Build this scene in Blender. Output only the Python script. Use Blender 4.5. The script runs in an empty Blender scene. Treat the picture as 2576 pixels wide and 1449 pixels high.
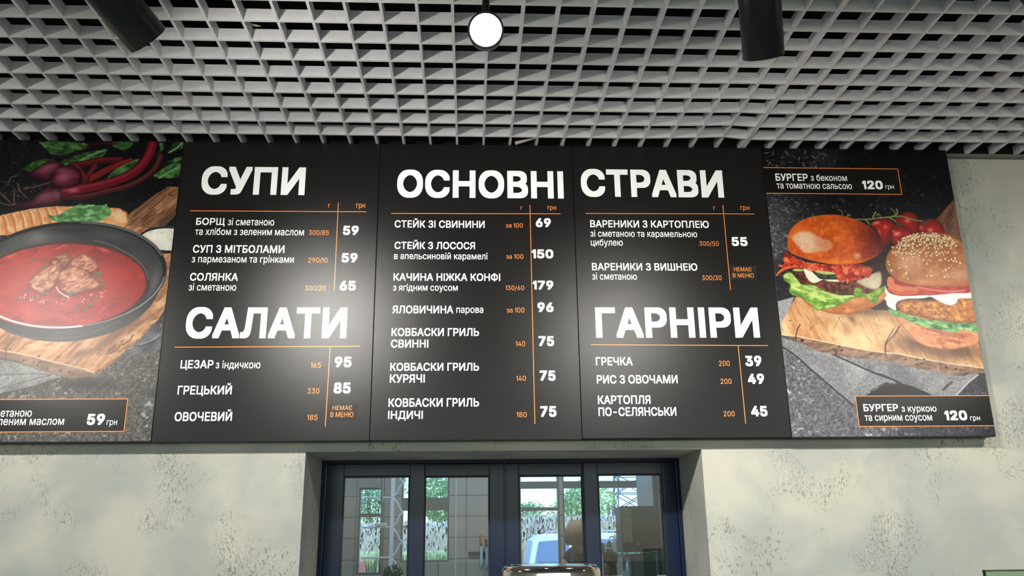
import bpy, bmesh, math, random, os
import numpy as np
from mathutils import Vector, Matrix
from mathutils.geometry import delaunay_2d_cdt

S = bpy.context.scene
COL = S.collection
PI = math.pi

# ------------------------------------------------------------------ camera
cam_d = bpy.data.cameras.new('camera')
cam = bpy.data.objects.new('camera', cam_d)
COL.objects.link(cam)
cam_d.sensor_width = 36.0
cam_d.lens = 36.0 * 2100.0 / 2576.0
cam_d.clip_start = 0.05
cam_d.clip_end = 600
YAW, PITCH, ROLL = .0510, .2908, -.0121
fw = Vector((math.sin(YAW) * math.cos(PITCH), math.cos(YAW) * math.cos(PITCH), math.sin(PITCH)))
rt = Vector((math.cos(YAW), -math.sin(YAW), 0))
up = rt.cross(fw)
rt, up = rt * math.cos(ROLL) + up * math.sin(ROLL), up * math.cos(ROLL) - rt * math.sin(ROLL)
mw = Matrix((rt, up, -fw)).transposed().to_4x4()
mw.translation = (-.3683, -2.833, 1.6198)
cam.matrix_world = mw
S.camera = cam

# ------------------------------------------------------------------ world, sun, exposure
S.view_settings.view_transform = 'Standard'
S.view_settings.look = 'None'
S.view_settings.gamma = 1.0
S.view_settings.use_curve_mapping = False
S.view_settings.exposure = 0.55

w = bpy.data.worlds.new('sky')
S.world = w
w.use_nodes = True
nt = w.node_tree
nt.nodes.clear()
sky = nt.nodes.new('ShaderNodeTexSky')
sky.sky_type = 'NISHITA'
sky.sun_disc = False
sky.sun_elevation = math.radians(52)
sky.sun_rotation = math.radians(120)
sky.dust_density = .6
bg = nt.nodes.new('ShaderNodeBackground')
bg.inputs['Strength'].default_value = 0.36
out = nt.nodes.new('ShaderNodeOutputWorld')
nt.links.new(sky.outputs[0], bg.inputs[0])
nt.links.new(bg.outputs[0], out.inputs[0])

sun_d = bpy.data.lights.new('sun', 'SUN')
sun = bpy.data.objects.new('sun', sun_d)
COL.objects.link(sun)
sun_d.energy = 6.0
sun_d.angle = math.radians(.6)
sun_d.color = (1, .95, .86)
sun.rotation_euler = Vector((-.5, .3, -.8)).to_track_quat('-Z', 'Y').to_euler()
sun.location = (12, -8, 30)

# ------------------------------------------------------------------ helpers
def lin(c):
    return tuple(((v / 255.) / 12.92 if v / 255. <= .04045 else ((v / 255. + .055) / 1.055) ** 2.4) for v in c)

class MB:
    """collects shapes for ONE mesh object"""
    def __init__(s):
        s.v = []; s.f = []
    def add(s, vs, fs):
        n = len(s.v); s.v += [tuple(v) for v in vs]; s.f += [tuple(i + n for i in f) for f in fs]
    def box(s, x0, x1, y0, y1, z0, z1, M=None):
        vs = [Vector((x, y, z)) for z in (z0, z1) for y in (y0, y1) for x in (x0, x1)]
        if M: vs = [M @ v for v in vs]
        s.add(vs, [(0, 2, 3, 1), (4, 5, 7, 6), (0, 1, 5, 4), (2, 6, 7, 3), (0, 4, 6, 2), (1, 3, 7, 5)])
    def rbox(s, x0, x1, y0, y1, z0, z1, r=.004, M=None):
        """box with chamfered edges"""
        bm = bmesh.new(); bmesh.ops.create_cube(bm, size=1)
        for v in bm.verts:
            v.co = Vector(((x0 + x1) / 2 + v.co.x * (x1 - x0), (y0 + y1) / 2 + v.co.y * (y1 - y0), (z0 + z1) / 2 + v.co.z * (z1 - z0)))
        bmesh.ops.bevel(bm, geom=bm.edges[:], offset=min(r, .45 * min(x1 - x0, y1 - y0, z1 - z0)), segments=2, affect='EDGES', profile=.6)
        bm.verts.ensure_lookup_table()
        for i, v in enumerate(bm.verts): v.index = i
        s.add([(M @ v.co) if M else v.co.copy() for v in bm.verts], [[v.index for v in f.verts] for f in bm.faces])
        bm.free()
    def lathe(s, prof, n=48, M=None, cap=True):
        """prof: (radius, height) about local Z"""
        vs = []; fs = []; k = len(prof)
        for i in range(n):
            a = 2 * PI * i / n
            for r, h in prof: vs.append(Vector((r * math.cos(a), r * math.sin(a), h)))
        for i in range(n):
            j = (i + 1) % n
            for q in range(k - 1):
                fs.append((i * k + q, j * k + q, j * k + q + 1, i * k + q + 1))
        if cap:
            fs.append(tuple(i * k for i in reversed(range(n)))); fs.append(tuple(i * k + k - 1 for i in range(n)))
        if M: vs = [M @ v for v in vs]
        s.add(vs, fs)
    def tube(s, pts, r, n=8):
        pts = [Vector(p) for p in pts]; rs = r if isinstance(r, (list, tuple)) else [r] * len(pts)
        vs = []; fs = []
        for i, p in enumerate(pts):
            d = (pts[min(i + 1, len(pts) - 1)] - pts[max(i - 1, 0)]).normalized()
            a = d.cross(Vector((0, 0, 1)))
            if a.length < 1e-3: a = Vector((1, 0, 0))
            a.normalize(); b = d.cross(a).normalized()
            for k in range(n):
                t = 2 * PI * k / n
                vs.append(p + (a * math.cos(t) + b * math.sin(t)) * rs[i])
        for i in range(len(pts) - 1):
            for k in range(n):
                q = (k + 1) % n
                fs.append((i * n + k, i * n + q, (i + 1) * n + q, (i + 1) * n + k))
        fs.append(tuple(reversed(range(n)))); fs.append(tuple((len(pts) - 1) * n + k for k in range(n)))
        s.add(vs, fs)
    def prism(s, pts, y0, y1):
        """outline in XZ pulled from y0 to y1"""
        n = len(pts)
        vs = [(x, y0, z) for x, z in pts] + [(x, y1, z) for x, z in pts]
        fs = [tuple(range(n)), tuple(reversed(range(n, 2 * n)))]
        for i in range(n):
            j = (i + 1) % n; fs.append((i, i + n, j + n, j))
        s.add(vs, fs)
    def build(s, name, m, parent=None, smooth=False, loc=None):
        me = bpy.data.meshes.new(name)
        me.from_pydata(s.v, [], s.f); me.validate()
        bm = bmesh.new(); bm.from_mesh(me); bmesh.ops.recalc_face_normals(bm, faces=bm.faces[:]); bm.to_mesh(me); bm.free()
        me.materials.append(m)
        if smooth:
            me.polygons.foreach_set('use_smooth', [True] * len(me.polygons))
            me.set_sharp_from_angle(angle=math.radians(40))
        o = bpy.data.objects.new(name, me); COL.objects.link(o)
        if parent:
            o.parent = parent
            me.transform(root_matrix(parent).inverted())      # shapes are given in world space
        return o

def root_matrix(o):
    return root_matrix(o.parent) @ o.matrix_basis if o.parent else o.matrix_basis.copy()

def tag(o, label, cat, group=None, kind=None):
    o['label'] = label; o['category'] = cat
    if group: o['group'] = group
    if kind: o['kind'] = kind
    return o

def thing(name, label, cat, loc=(0, 0, 0), group=None):
    o = bpy.data.objects.new(name, None); COL.objects.link(o)
    o.location = loc; o.empty_display_size = .1
    return tag(o, label, cat, group)

def struct(o, label, cat):
    return tag(o, label, cat, None, 'structure')

def mat(name, color, rough=.5, metal=0., spec=.5, **kw):
    m = bpy.data.materials.new(name); m.use_nodes = True
    b = m.node_tree.nodes['Principled BSDF']
    b.inputs['Base Color'].default_value = (*lin(color), 1)
    b.inputs['Roughness'].default_value = rough
    b.inputs['Metallic'].default_value = metal
    b.inputs['Specular IOR Level'].default_value = spec
    for k, v in kw.items(): b.inputs[k].default_value = v
    return m

def nodes(m):
    t = m.node_tree
    b = t.nodes['Principled BSDF']
    def N(kind, **kw):
        n = t.nodes.new(kind)
        for k, v in kw.items():
            if k in n.inputs: n.inputs[k].default_value = v
            else: setattr(n, k, v)
        return n
    return t, b, N, t.links.new

def mottled(name, c1, c2, scale=4., rough=.6, bump=0., bscale=60., metal=0., stretch=(1, 1, 1), spec=.5):
    m = mat(name, c1, rough, metal, spec)
    t, b, N, L = nodes(m)
    tc = N('ShaderNodeTexCoord'); mp = N('ShaderNodeMapping'); mp.inputs['Scale'].default_value = stretch
    L(tc.outputs['Object'], mp.inputs[0])
    n = N('ShaderNodeTexNoise', Scale=scale, Detail=6.)
    L(mp.outputs[0], n.inputs['Vector'])
    mx = N('ShaderNodeMix', data_type='RGBA')
    mx.inputs['A'].default_value = (*lin(c1), 1); mx.inputs['B'].default_value = (*lin(c2), 1)
    cr = N('ShaderNodeMapRange'); cr.inputs['From Min'].default_value = .35; cr.inputs['From Max'].default_value = .65
    L(n.outputs[0], cr.inputs[0]); L(cr.outputs[0], mx.inputs['Factor']); L(mx.outputs['Result'], b.inputs['Base Color'])
    if bump:
        n2 = N('ShaderNodeTexNoise', Scale=bscale, Detail=4.)
        L(mp.outputs[0], n2.inputs['Vector'])
        bp = N('ShaderNodeBump', Strength=bump, Distance=.01)
        L(n2.outputs[0], bp.inputs['Height']); L(bp.outputs[0], b.inputs['Normal'])
    return m

def leafy(name, c1, c2, scale):
    """leaves and stalks that let some light through"""
    m = mottled(name, c1, c2, scale, .8)
    t = m.node_tree; b = t.nodes['Principled BSDF']; o = t.nodes['Material Output']
    tr = t.nodes.new('ShaderNodeBsdfTranslucent'); mx = t.nodes.new('ShaderNodeMixShader'); mx.inputs[0].default_value = .45
    t.links.new(b.inputs['Base Color'].links[0].from_socket, tr.inputs[0])
    t.links.new(b.outputs[0], mx.inputs[1]); t.links.new(tr.outputs[0], mx.inputs[2]); t.links.new(mx.outputs[0], o.inputs[0])
    return m

def emit(name, color, strength):
    m = mat(name, color)
    b = m.node_tree.nodes['Principled BSDF']
    b.inputs['Emission Color'].default_value = (*lin(color), 1)
    b.inputs['Emission Strength'].default_value = strength
    return m

def glass(name, tint=(240, 248, 246), k=1.0, base=.05):
    m = bpy.data.materials.new(name); m.use_nodes = True
    t = m.node_tree; t.nodes.clear()
    o = t.nodes.new('ShaderNodeOutputMaterial'); mx = t.nodes.new('ShaderNodeMixShader')
    tr = t.nodes.new('ShaderNodeBsdfTransparent'); tr.inputs[0].default_value = (*lin(tint), 1)
    gl = t.nodes.new('ShaderNodeBsdfGlossy'); gl.inputs['Roughness'].default_value = .01
    fr = t.nodes.new('ShaderNodeFresnel'); fr.inputs[0].default_value = 1.5
    ml = t.nodes.new('ShaderNodeMath'); ml.operation = 'MULTIPLY'; ml.inputs[1].default_value = k
    t.links.new(fr.outputs[0], ml.inputs[0]); t.links.new(ml.outputs[0], mx.inputs[0])
    t.links.new(tr.outputs[0], mx.inputs[1]); t.links.new(gl.outputs[0], mx.inputs[2]); t.links.new(mx.outputs[0], o.inputs[0])
    return m

def satin(name, c1, c2=None, rough=.36, k=.64, attr=None, dust=0.):
    """ink or laminate: plain diffuse colour under a thin satin (Beckmann) coat"""
    m = bpy.data.materials.new(name); m.use_nodes = True
    t = m.node_tree; t.nodes.clear(); L = t.links.new
    o = t.nodes.new('ShaderNodeOutputMaterial'); mx = t.nodes.new('ShaderNodeMixShader'); df = t.nodes.new('ShaderNodeBsdfDiffuse')
    gl = t.nodes.new('ShaderNodeBsdfAnisotropic'); gl.distribution = 'BECKMANN'; gl.inputs['Roughness'].default_value = rough
    fr = t.nodes.new('ShaderNodeFresnel'); fr.inputs[0].default_value = 1.5
    ml = t.nodes.new('ShaderNodeMath'); ml.operation = 'MULTIPLY'; ml.inputs[1].default_value = k
    df.inputs[0].default_value = (*lin(c1), 1)
    if attr:
        a = t.nodes.new('ShaderNodeAttribute'); a.attribute_name = attr; L(a.outputs['Color'], df.inputs[0])
    if c2:
        tc = t.nodes.new('ShaderNodeTexCoord'); n = t.nodes.new('ShaderNodeTexNoise'); n.inputs['Scale'].default_value = 240.; n.inputs['Detail'].default_value = 3.
        mi = t.nodes.new('ShaderNodeMix'); mi.data_type = 'RGBA'; mi.inputs['A'].default_value = (*lin(c1), 1); mi.inputs['B'].default_value = (*lin(c2), 1)
        L(tc.outputs['Object'], n.inputs['Vector']); L(n.outputs[0], mi.inputs['Factor']); L(mi.outputs['Result'], df.inputs[0])
        bp = t.nodes.new('ShaderNodeBump'); bp.inputs['Strength'].default_value = .05; bp.inputs['Distance'].default_value = .001
        n2 = t.nodes.new('ShaderNodeTexNoise'); n2.inputs['Scale'].default_value = 700.; L(tc.outputs['Object'], n2.inputs['Vector']); L(n2.outputs[0], bp.inputs['Height']); L(bp.outputs[0], gl.inputs['Normal'])
    L(fr.outputs[0], ml.inputs[0]); L(ml.outputs[0], mx.inputs[0]); L(df.outputs[0], mx.inputs[1]); L(gl.outputs[0], mx.inputs[2]); L(mx.outputs[0], o.inputs[0])
    return m

# ------------------------------------------------------------------ plaster
def plaster():
    m = mat('decorative_plaster', (186, 184, 170), .82, 0, .25)
    t, b, N, L = nodes(m)
    tc = N('ShaderNodeTexCoord')
    def noise(scale, detail=4., dist=0., rough=.5, st=(1, 1, 1), off=(0, 0, 0), rot=0.):
        mp = N('ShaderNodeMapping'); mp.inputs['Scale'].default_value = st; mp.inputs['Location'].default_value = off
        mp.inputs['Rotation'].default_value = (0, rot, 0)
        L(tc.outputs['Object'], mp.inputs[0])
        n = N('ShaderNodeTexNoise', Scale=scale, Detail=detail, Distortion=dist, Roughness=rough)
        L(mp.outputs[0], n.inputs['Vector']); return n.outputs[0]
    def rng(x, a, c, lo=0., hi=1.):
        r = N('ShaderNodeMapRange', interpolation_type='SMOOTHSTEP')
        r.inputs['From Min'].default_value = a; r.inputs['From Max'].default_value = c
        r.inputs['To Min'].default_value = lo; r.inputs['To Max'].default_value = hi
        L(x, r.inputs[0]); return r.outputs[0]
    def mul(x, y, op='MULTIPLY'):
        r = N('ShaderNodeMath', operation=op)
        L(x, r.inputs[0])
        if isinstance(y, (int, float)): r.inputs[1].default_value = y
        else: L(y, r.inputs[1])
        return r.outputs[0]
    patch = rng(noise(4.2, 3., .6, .6, off=(3.1, 0, 1.7)), .52, .64)
    fine = rng(noise(190., 3., 1.2, .6, st=(1, 1, .42), rot=.7), .55, .66)
    coarse = rng(noise(105., 2., 1.0, .5, st=(1, 1, .5), off=(7, 0, 2), rot=.5), .60, .68)
    patch2 = rng(noise(2.6, 2., .3, .5, off=(11, 0, 4)), .52, .66)
    pits = mul(mul(fine, patch), mul(coarse, patch2), 'MAXIMUM')
    streak = noise(16., 5., .8, .62, st=(.35, 1, 1.6), rot=.9)
    cloud = noise(3.0, 5., .4, .55)
    mx = N('ShaderNodeMix', data_type='RGBA')
    mx.inputs['A'].default_value = (*lin((142, 145, 140)), 1); mx.inputs['B'].default_value = (*lin((164, 162, 151)), 1)
    L(rng(cloud, .36, .64), mx.inputs['Factor'])
    mx2 = N('ShaderNodeMix', data_type='RGBA'); mx2.inputs['B'].default_value = (*lin((98, 95, 84)), 1)
    L(mx.outputs['Result'], mx2.inputs['A']); L(mul(pits, .78), mx2.inputs['Factor'])
    L(mx2.outputs['Result'], b.inputs['Base Color'])
    h = mul(mul(streak, .55), mul(pits, -1.0), 'ADD')
    h = mul(h, mul(noise(240., 2.), .12), 'ADD')
    bp = N('ShaderNodeBump', Strength=.55, Distance=.0035)
    L(h, bp.inputs['Height']); L(bp.outputs[0], b.inputs['Normal'])
    return m

M = {}
M['plaster'] = plaster()
M['slab'] = mat('black_painted_slab', (16, 16, 17), .9, 0, .2)
M['floor'] = mottled('floor_tile', (198, 200, 206), (184, 187, 193), 2., .35)
M['sidewall'] = mottled('side_plaster', (176, 174, 166), (160, 158, 150), 3., .8)
M['grid'] = mottled('grey_lacquered_metal', (190, 190, 192), (182, 182, 185), 30., .42, 0, 60, 0., spec=.45)
M['black_board'] = satin('matt_black_laminate', (20, 19, 20), (28, 27, 27))
M['black_edge'] = mat('black_edge', (12, 12, 12), .6)
M['white_ink'] = satin('white_ink', (236, 237, 241))
M['orange_ink'] = satin('orange_ink', (226, 134, 66))
M['banner'] = satin('banner_black', (18, 17, 16))
M['sticker'] = satin('sticker_film', (40, 38, 36), None, .30, .8)
M['lamp_black'] = mat('lamp_black', (9, 9, 9), .36, 0, .35)
M['lamp_on'] = emit('lamp_glow', (255, 250, 240), 45.)
M['lamp_dim'] = emit('lamp_lens', (255, 250, 240), 460.)
M['lamp_weak'] = emit('lamp_lens_weak', (255, 250, 240), 200.)
M['lamp_off'] = mat('lamp_lens_off', (60, 58, 54), .2)
M['frame'] = mat('dark_blue_grey_frame', (18, 28, 50), .22, 0, .2)
M['gasket'] = mat('black_gasket', (8, 8, 9), .6)
M['glass'] = glass('window_glass', (228, 241, 250), .45)
M['chrome'] = mat('chrome', (214, 208, 196), .07, 1.)
M['bronze'] = mat('dark_top', (70, 64, 54), .15, .8)
M['counter'] = mottled('counter_stone', (196, 194, 190), (182, 180, 177), 20., .3)  # unseen top kept pale to bounce lamp light onto wall and lintel
M['guard'] = glass('green_glass', (206, 226, 212), 1.2)
M['guard_edge'] = mat('green_glass_edge', (26, 52, 34), .15)

# ------------------------------------------------------------------ the room
m = MB()
m.box(-4.5, -.914, 0, .35, 0, 3.5); m.box(.412, 4.5, 0, .35, 0, 3.5)
m.box(-.914, .412, 0, .35, 1.90, 3.5); m.box(-.914, .412, 0, .35, 0, .9)
struct(m.build('wall_front', M['plaster']), 'grey decorative plaster wall with trowel pits around the serving window', 'wall')
m = MB(); m.box(-4.7, -4.5, -7, 3.6, 0, 3.5)
struct(m.build('wall_left', M['sidewall']), 'plain grey side wall left of the counter', 'wall')
m = MB(); m.box(4.5, 4.7, -7, 3.6, 0, 3.5)
struct(m.build('wall_right', M['sidewall']), 'plain grey side wall right of the counter', 'wall')
m = MB(); m.box(-4.7, 4.7, -7, 3.7, -.1, 0)
struct(m.build('floor', M['floor']), 'pale grey tiled floor of the room', 'floor')
m = MB(); m.box(-4.7, 4.7, -7, 3.7, 3.5, 3.6); m.box(-4.5, 4.5, -.004, -.0006, 3.0, 3.5)  # second box: added black sheet darkening the wall above the grid
struct(m.build('ceiling', M['slab']), 'black ceiling slab above the metal grid, plus a black sheet added over the wall', 'ceiling')
m = MB()
m.box(1.416, 4.5, -.022, -.0005, 2.988, 3.0)
struct(m.build('trim_1', mat('grey_trim', (92, 92, 86), .5)), 'narrow grey metal angle between plaster wall and ceiling grid', 'trim')

# open-cell ceiling grid: bars as long strips, sagging a little in the middle tiles as in the photo
CE, X0, Y0, ZC, TH, HT = .0971, -.3242, -.1166, 3.0012, .0078, .037
def sag(ci, ri):
    if ci >= 10 or ci < -30: return 0.
    a = min(max((ci - 4.5) / 5., 0), 1); b = min(max((5.5 - ri) / 6., 0), 1)
    return .014 * a * a * b * b
def bar(mb, pts, dx, dy):
    vs = []; fs = []; n = len(pts)
    for x, y, z in pts:
        for sx, zz in ((-1, 0), (1, 0), (1, HT), (-1, HT)):
            vs.append((x + sx * dx, y + sx * dy, z + zz))
    for i in range(n - 1):
        for k in range(4):
            q = (k + 1) % 4
            fs.append((i * 4 + k, i * 4 + q, i * 4 + 4 + q, i * 4 + 4 + k))
    fs.append((0, 1, 2, 3)); fs.append(tuple((n - 1) * 4 + k for k in (3, 2, 1, 0)))
    mb.add(vs, fs)
g = MB()
for r in range(0, 62):
    y = Y0 - r * CE
    bar(g, [(X0 + c * CE, y, ZC + sag(c, r)) for c in range(-42, 11)], 0, TH / 2)
    bar(g, [(X0 + c * CE, y, ZC) for c in range(10, 49)], 0, TH / 2)
for c in range(-42, 49):
    x = X0 + c * CE
    bar(g, [(x, -.001, ZC + sag(c, 0) + .0004)] + [(x, Y0 - r * CE, ZC + sag(c, r) + .0004) for r in range(0, 62)], TH / 2, 0)
    if c == 10:
        bar(g, [(x - TH, -.001, ZC + .006)] + [(x - TH, Y0 - r * CE, ZC + .0004) for r in range(0, 62)], TH / 2, 0)
struct(g.build('ceiling_grid', M['grid']), 'grey open-cell metal grid ceiling of small square cells', 'ceiling')

# flexible duct glimpsed above the grid
m = MB()
m.tube([(.35 + i * .02, -1.02 - .0 * i, 3.22) for i in range(60)], [.075 + (.006 if i % 2 else 0) for i in range(60)], 16)
tag(m.build('flexible_duct', mat('dark_foil', (54, 54, 56), .4, .6), None, True), 'dark corrugated duct above the grid near the right black spotlight', 'duct')

# bent strip hanging from the grid edge
m = MB()
a = Vector((-0.210,-0.100,2.977)); b_ = Vector((-0.131,-0.100,3.005)); a2 = Vector((-0.212,-0.100,2.991))
m.add([a, b_, b_ + Vector((0, 0, .004)), a2, a + Vector((0, .0012, 0)), b_ + Vector((0, .0012, 0)), b_ + Vector((0, .0012, .004)), a2 + Vector((0, .0012, 0))],
      [(0, 1, 2, 3), (7, 6, 5, 4), (0, 4, 5, 1), (1, 5, 6, 2), (2, 6, 7, 3), (3, 7, 4, 0)])
m.box(a.x, b_.x, -.108, -.0985, 0, .0012, Matrix.Translation((0, 0, 0)) @ Matrix.Translation((a.x, 0, a.z)) @ Matrix.Rotation(-math.atan2(b_.z - a.z, b_.x - a.x), 4, 'Y') @ Matrix.Translation((-a.x, 0, 0)))
tag(m.build('bent_metal_strip', mat('bare_strip', (176, 170, 172), .4, .2)), 'bent pale metal strip hanging from the grid above the middle menu panel', 'strip')

# pale slivers lying on the grid
for i, (p, sx, sy, rz, lb) in enumerate([
    ((-1.288,-1.350,2.616), .085, .018, .3, 'pale sliver on the grid at the far left, highest of the scraps'),
    ((-1.260,-1.050,2.761), .06, .012, .2, 'pale sliver on the grid just left of the tilted black spotlight tip'),
    ((-1.519,-0.850,2.789), .085, .013, .15, 'long pale sliver low on the grid at the far left'),
    ((-0.999,-0.720,2.863), .05, .009, .5, 'small pale sliver alone on the grid between left spotlight and lit lamp'),
    ((-1.414,-0.620,2.874), .05, .008, .3, 'thin pale sliver on the grid below the tilted black spotlight'),
    ((-0.822,-1.500,2.554), .025, .012, .9, 'tiny pale crumb on the grid high above the soups heading')]):
    mt = Matrix.Translation((p[0], p[1], ZC + HT + .002)) @ Matrix.Rotation(rz, 4, 'Z')
    mb = MB(); n = 10; vs = []
    for k in range(n):
        t = -1 + 2 * k / (n - 1); wd = (1 - abs(t) ** 1.6) * sy / 2 + .0006
        for q, dz in ((-1, 0), (1, 0), (1, .0012), (-1, .0012)):
            vs.append(mt @ Vector((t * sx / 2, q * wd, dz + .004 * t * t)))
    fs = [(k * 4 + a, k * 4 + (a + 1) % 4, k * 4 + 4 + (a + 1) % 4, k * 4 + 4 + a) for k in range(n - 1) for a in range(4)] + [(0, 1, 2, 3), (4 * n - 1, 4 * n - 2, 4 * n - 3, 4 * n - 4)]
    mb.add(vs, fs)
    tag(mb.build('wood_sliver', bpy.data.materials.get('pale_sliver') or mat('pale_sliver', (196, 170, 132), .7)), lb, 'scrap', 'pale scraps lying on the ceiling grid')

# ------------------------------------------------------------------ spotlights
def spotlight(P, aim, label, lens, energy=0., size=110., blend=1., roll_up=.16, length=.17, grp='black cylinder spotlights under the grid', R=.0455):
    P = Vector(P); d = (Vector(aim) - P).normalized()
    Q = d.to_track_quat('Z', 'Y').to_matrix().to_4x4()
    Mx = Matrix.Translation(P) @ Q                     # local +Z = light direction, 0 = aperture
    top = P - d * length
    t = thing('spotlight', label, 'spotlight', (top.x, top.y, ZC), grp)
    b = MB()
    b.lathe([(.0005, -.012), (R - .005, -.012), (R - .005, -.001), (R - .0025, 0), (R - .0006, 0), (R, -.001), (R, -length + .012), (R - .002, -length + .0115), (R - .002, -length + .0095), (R, -length + .009), (R, -length + .001), (R - .001, -length), (.0005, -length)], 56, Mx, False)
    b.build('lamp_head', M['lamp_black'], t, True)
    b = MB(); b.lathe([(.0005, -.0045), (R - .0052, -.0045), (R - .0052, -.003), (.0005, -.0015)], 40, Mx)
    ln = b.build('lens', lens, t, True)
    k = P - d * (length - .03)
    b = MB(); b.tube([k - Vector((0, 0, .01)), k + Vector((0, 0, .05)), (k.x, k.y, ZC + .004)], .009, 16)
    b.build('stem', M['lamp_black'], t, True)
    b = MB(); b.lathe([(.001, .004), (.046, .004), (.048, 0), (.048, -.02), (.046, -.024), (.001, -.024)], 48, Matrix.Translation((k.x, k.y, ZC - .002)))
    b.build('mount_plate', M['lamp_black'], t, True)
    if energy:
        ld = bpy.data.lights.new('spot_beam', 'SPOT'); ld.energy = energy; ld.spot_size = math.radians(size); ld.spot_blend = blend
        ld.shadow_soft_size = .03; ld.color = (1, .965, .91)
        lo = bpy.data.objects.new('spot_beam', ld); COL.objects.link(lo)
        lo.parent = t
        lo.matrix_basis = Matrix.Translation(P + d * .006 - t.location) @ d.to_track_quat('-Z', 'Y').to_matrix().to_4x4()
    return t
SPOT_E = 60.
spotlight((-1.068, -1.22, 2.662), (-.568, -.48, 2.162), 'black cylinder spotlight tilted at the upper left, tip above the beet picture', M['lamp_dim'], SPOT_E)
spotlight((-.337, -1.20, 2.715), (-.372, -2.75, 1.80), 'lit round spotlight facing out of the ceiling, glowing white', M['lamp_on'], 30., 120., R=.041)
spotlight((.284, -1.22, 2.645), (.484, -.62, 1.875), 'black cylinder spotlight hanging upright at the upper right, turned to the wall', M['lamp_dim'], SPOT_E)
spotlight((.985, -1.24, 2.75), (1.35, -1.6, 1.2), 'black spotlight cut off by the right edge of the picture', M['lamp_off'])
spotlight((-2.33, -1.25, 2.66), (-1.85, 0, 1.45), 'black spotlight out beyond the left edge, over the soup picture', M['lamp_dim'], SPOT_E)
spotlight((1.85, -1.40, 2.68), (1.70, 0, 1.45), 'black spotlight out beyond the right edge, lighting the bare plaster', M['lamp_weak'], SPOT_E)

# ------------------------------------------------------------------ printed art painter (numpy, in metres on the board)
def hsh(i, j, s):
    v = np.sin(i * 127.1 + j * 311.7 + s * 74.7) * 43758.5453
    return v - np.floor(v)
def vn(x, y, s):
    i = np.floor(x); j = np.floor(y); a = x - i; b = y - j
    a = a * a * (3 - 2 * a); b = b * b * (3 - 2 * b)
    return (hsh(i, j, s) * (1 - a) + hsh(i + 1, j, s) * a) * (1 - b) + (hsh(i, j + 1, s) * (1 - a) + hsh(i + 1, j + 1, s) * a) * b
def fbm(x, y, sc, s=0, o=4, rot=0., st=1.):
    c, q = math.cos(rot), math.sin(rot)
    X = (x * c + y * q) / sc; Y = (-x * q + y * c) / sc * st
    r = 0; amp = .5; tot = 0
    for k in range(o):
        r = r + amp * vn(X * 2 ** k + 17.3 * k, Y * 2 ** k + 9.1 * k, s + k); tot += amp; amp *= .55
    return r / tot
def spline(pts, k=5):
    p = np.array(pts, float); n = len(p); o = []
    for i in range(n):
        a, b, c, d = p[i - 1], p[i], p[(i + 1) % n], p[(i + 2) % n]
        for t in np.arange(k) / k:
            o.append(.5 * ((2 * b) + (c - a) * t + (2 * a - 5 * b + 4 * c - d) * t * t + (3 * b - a - 3 * c + d) * t ** 3))
    return np.array(o)
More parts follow.
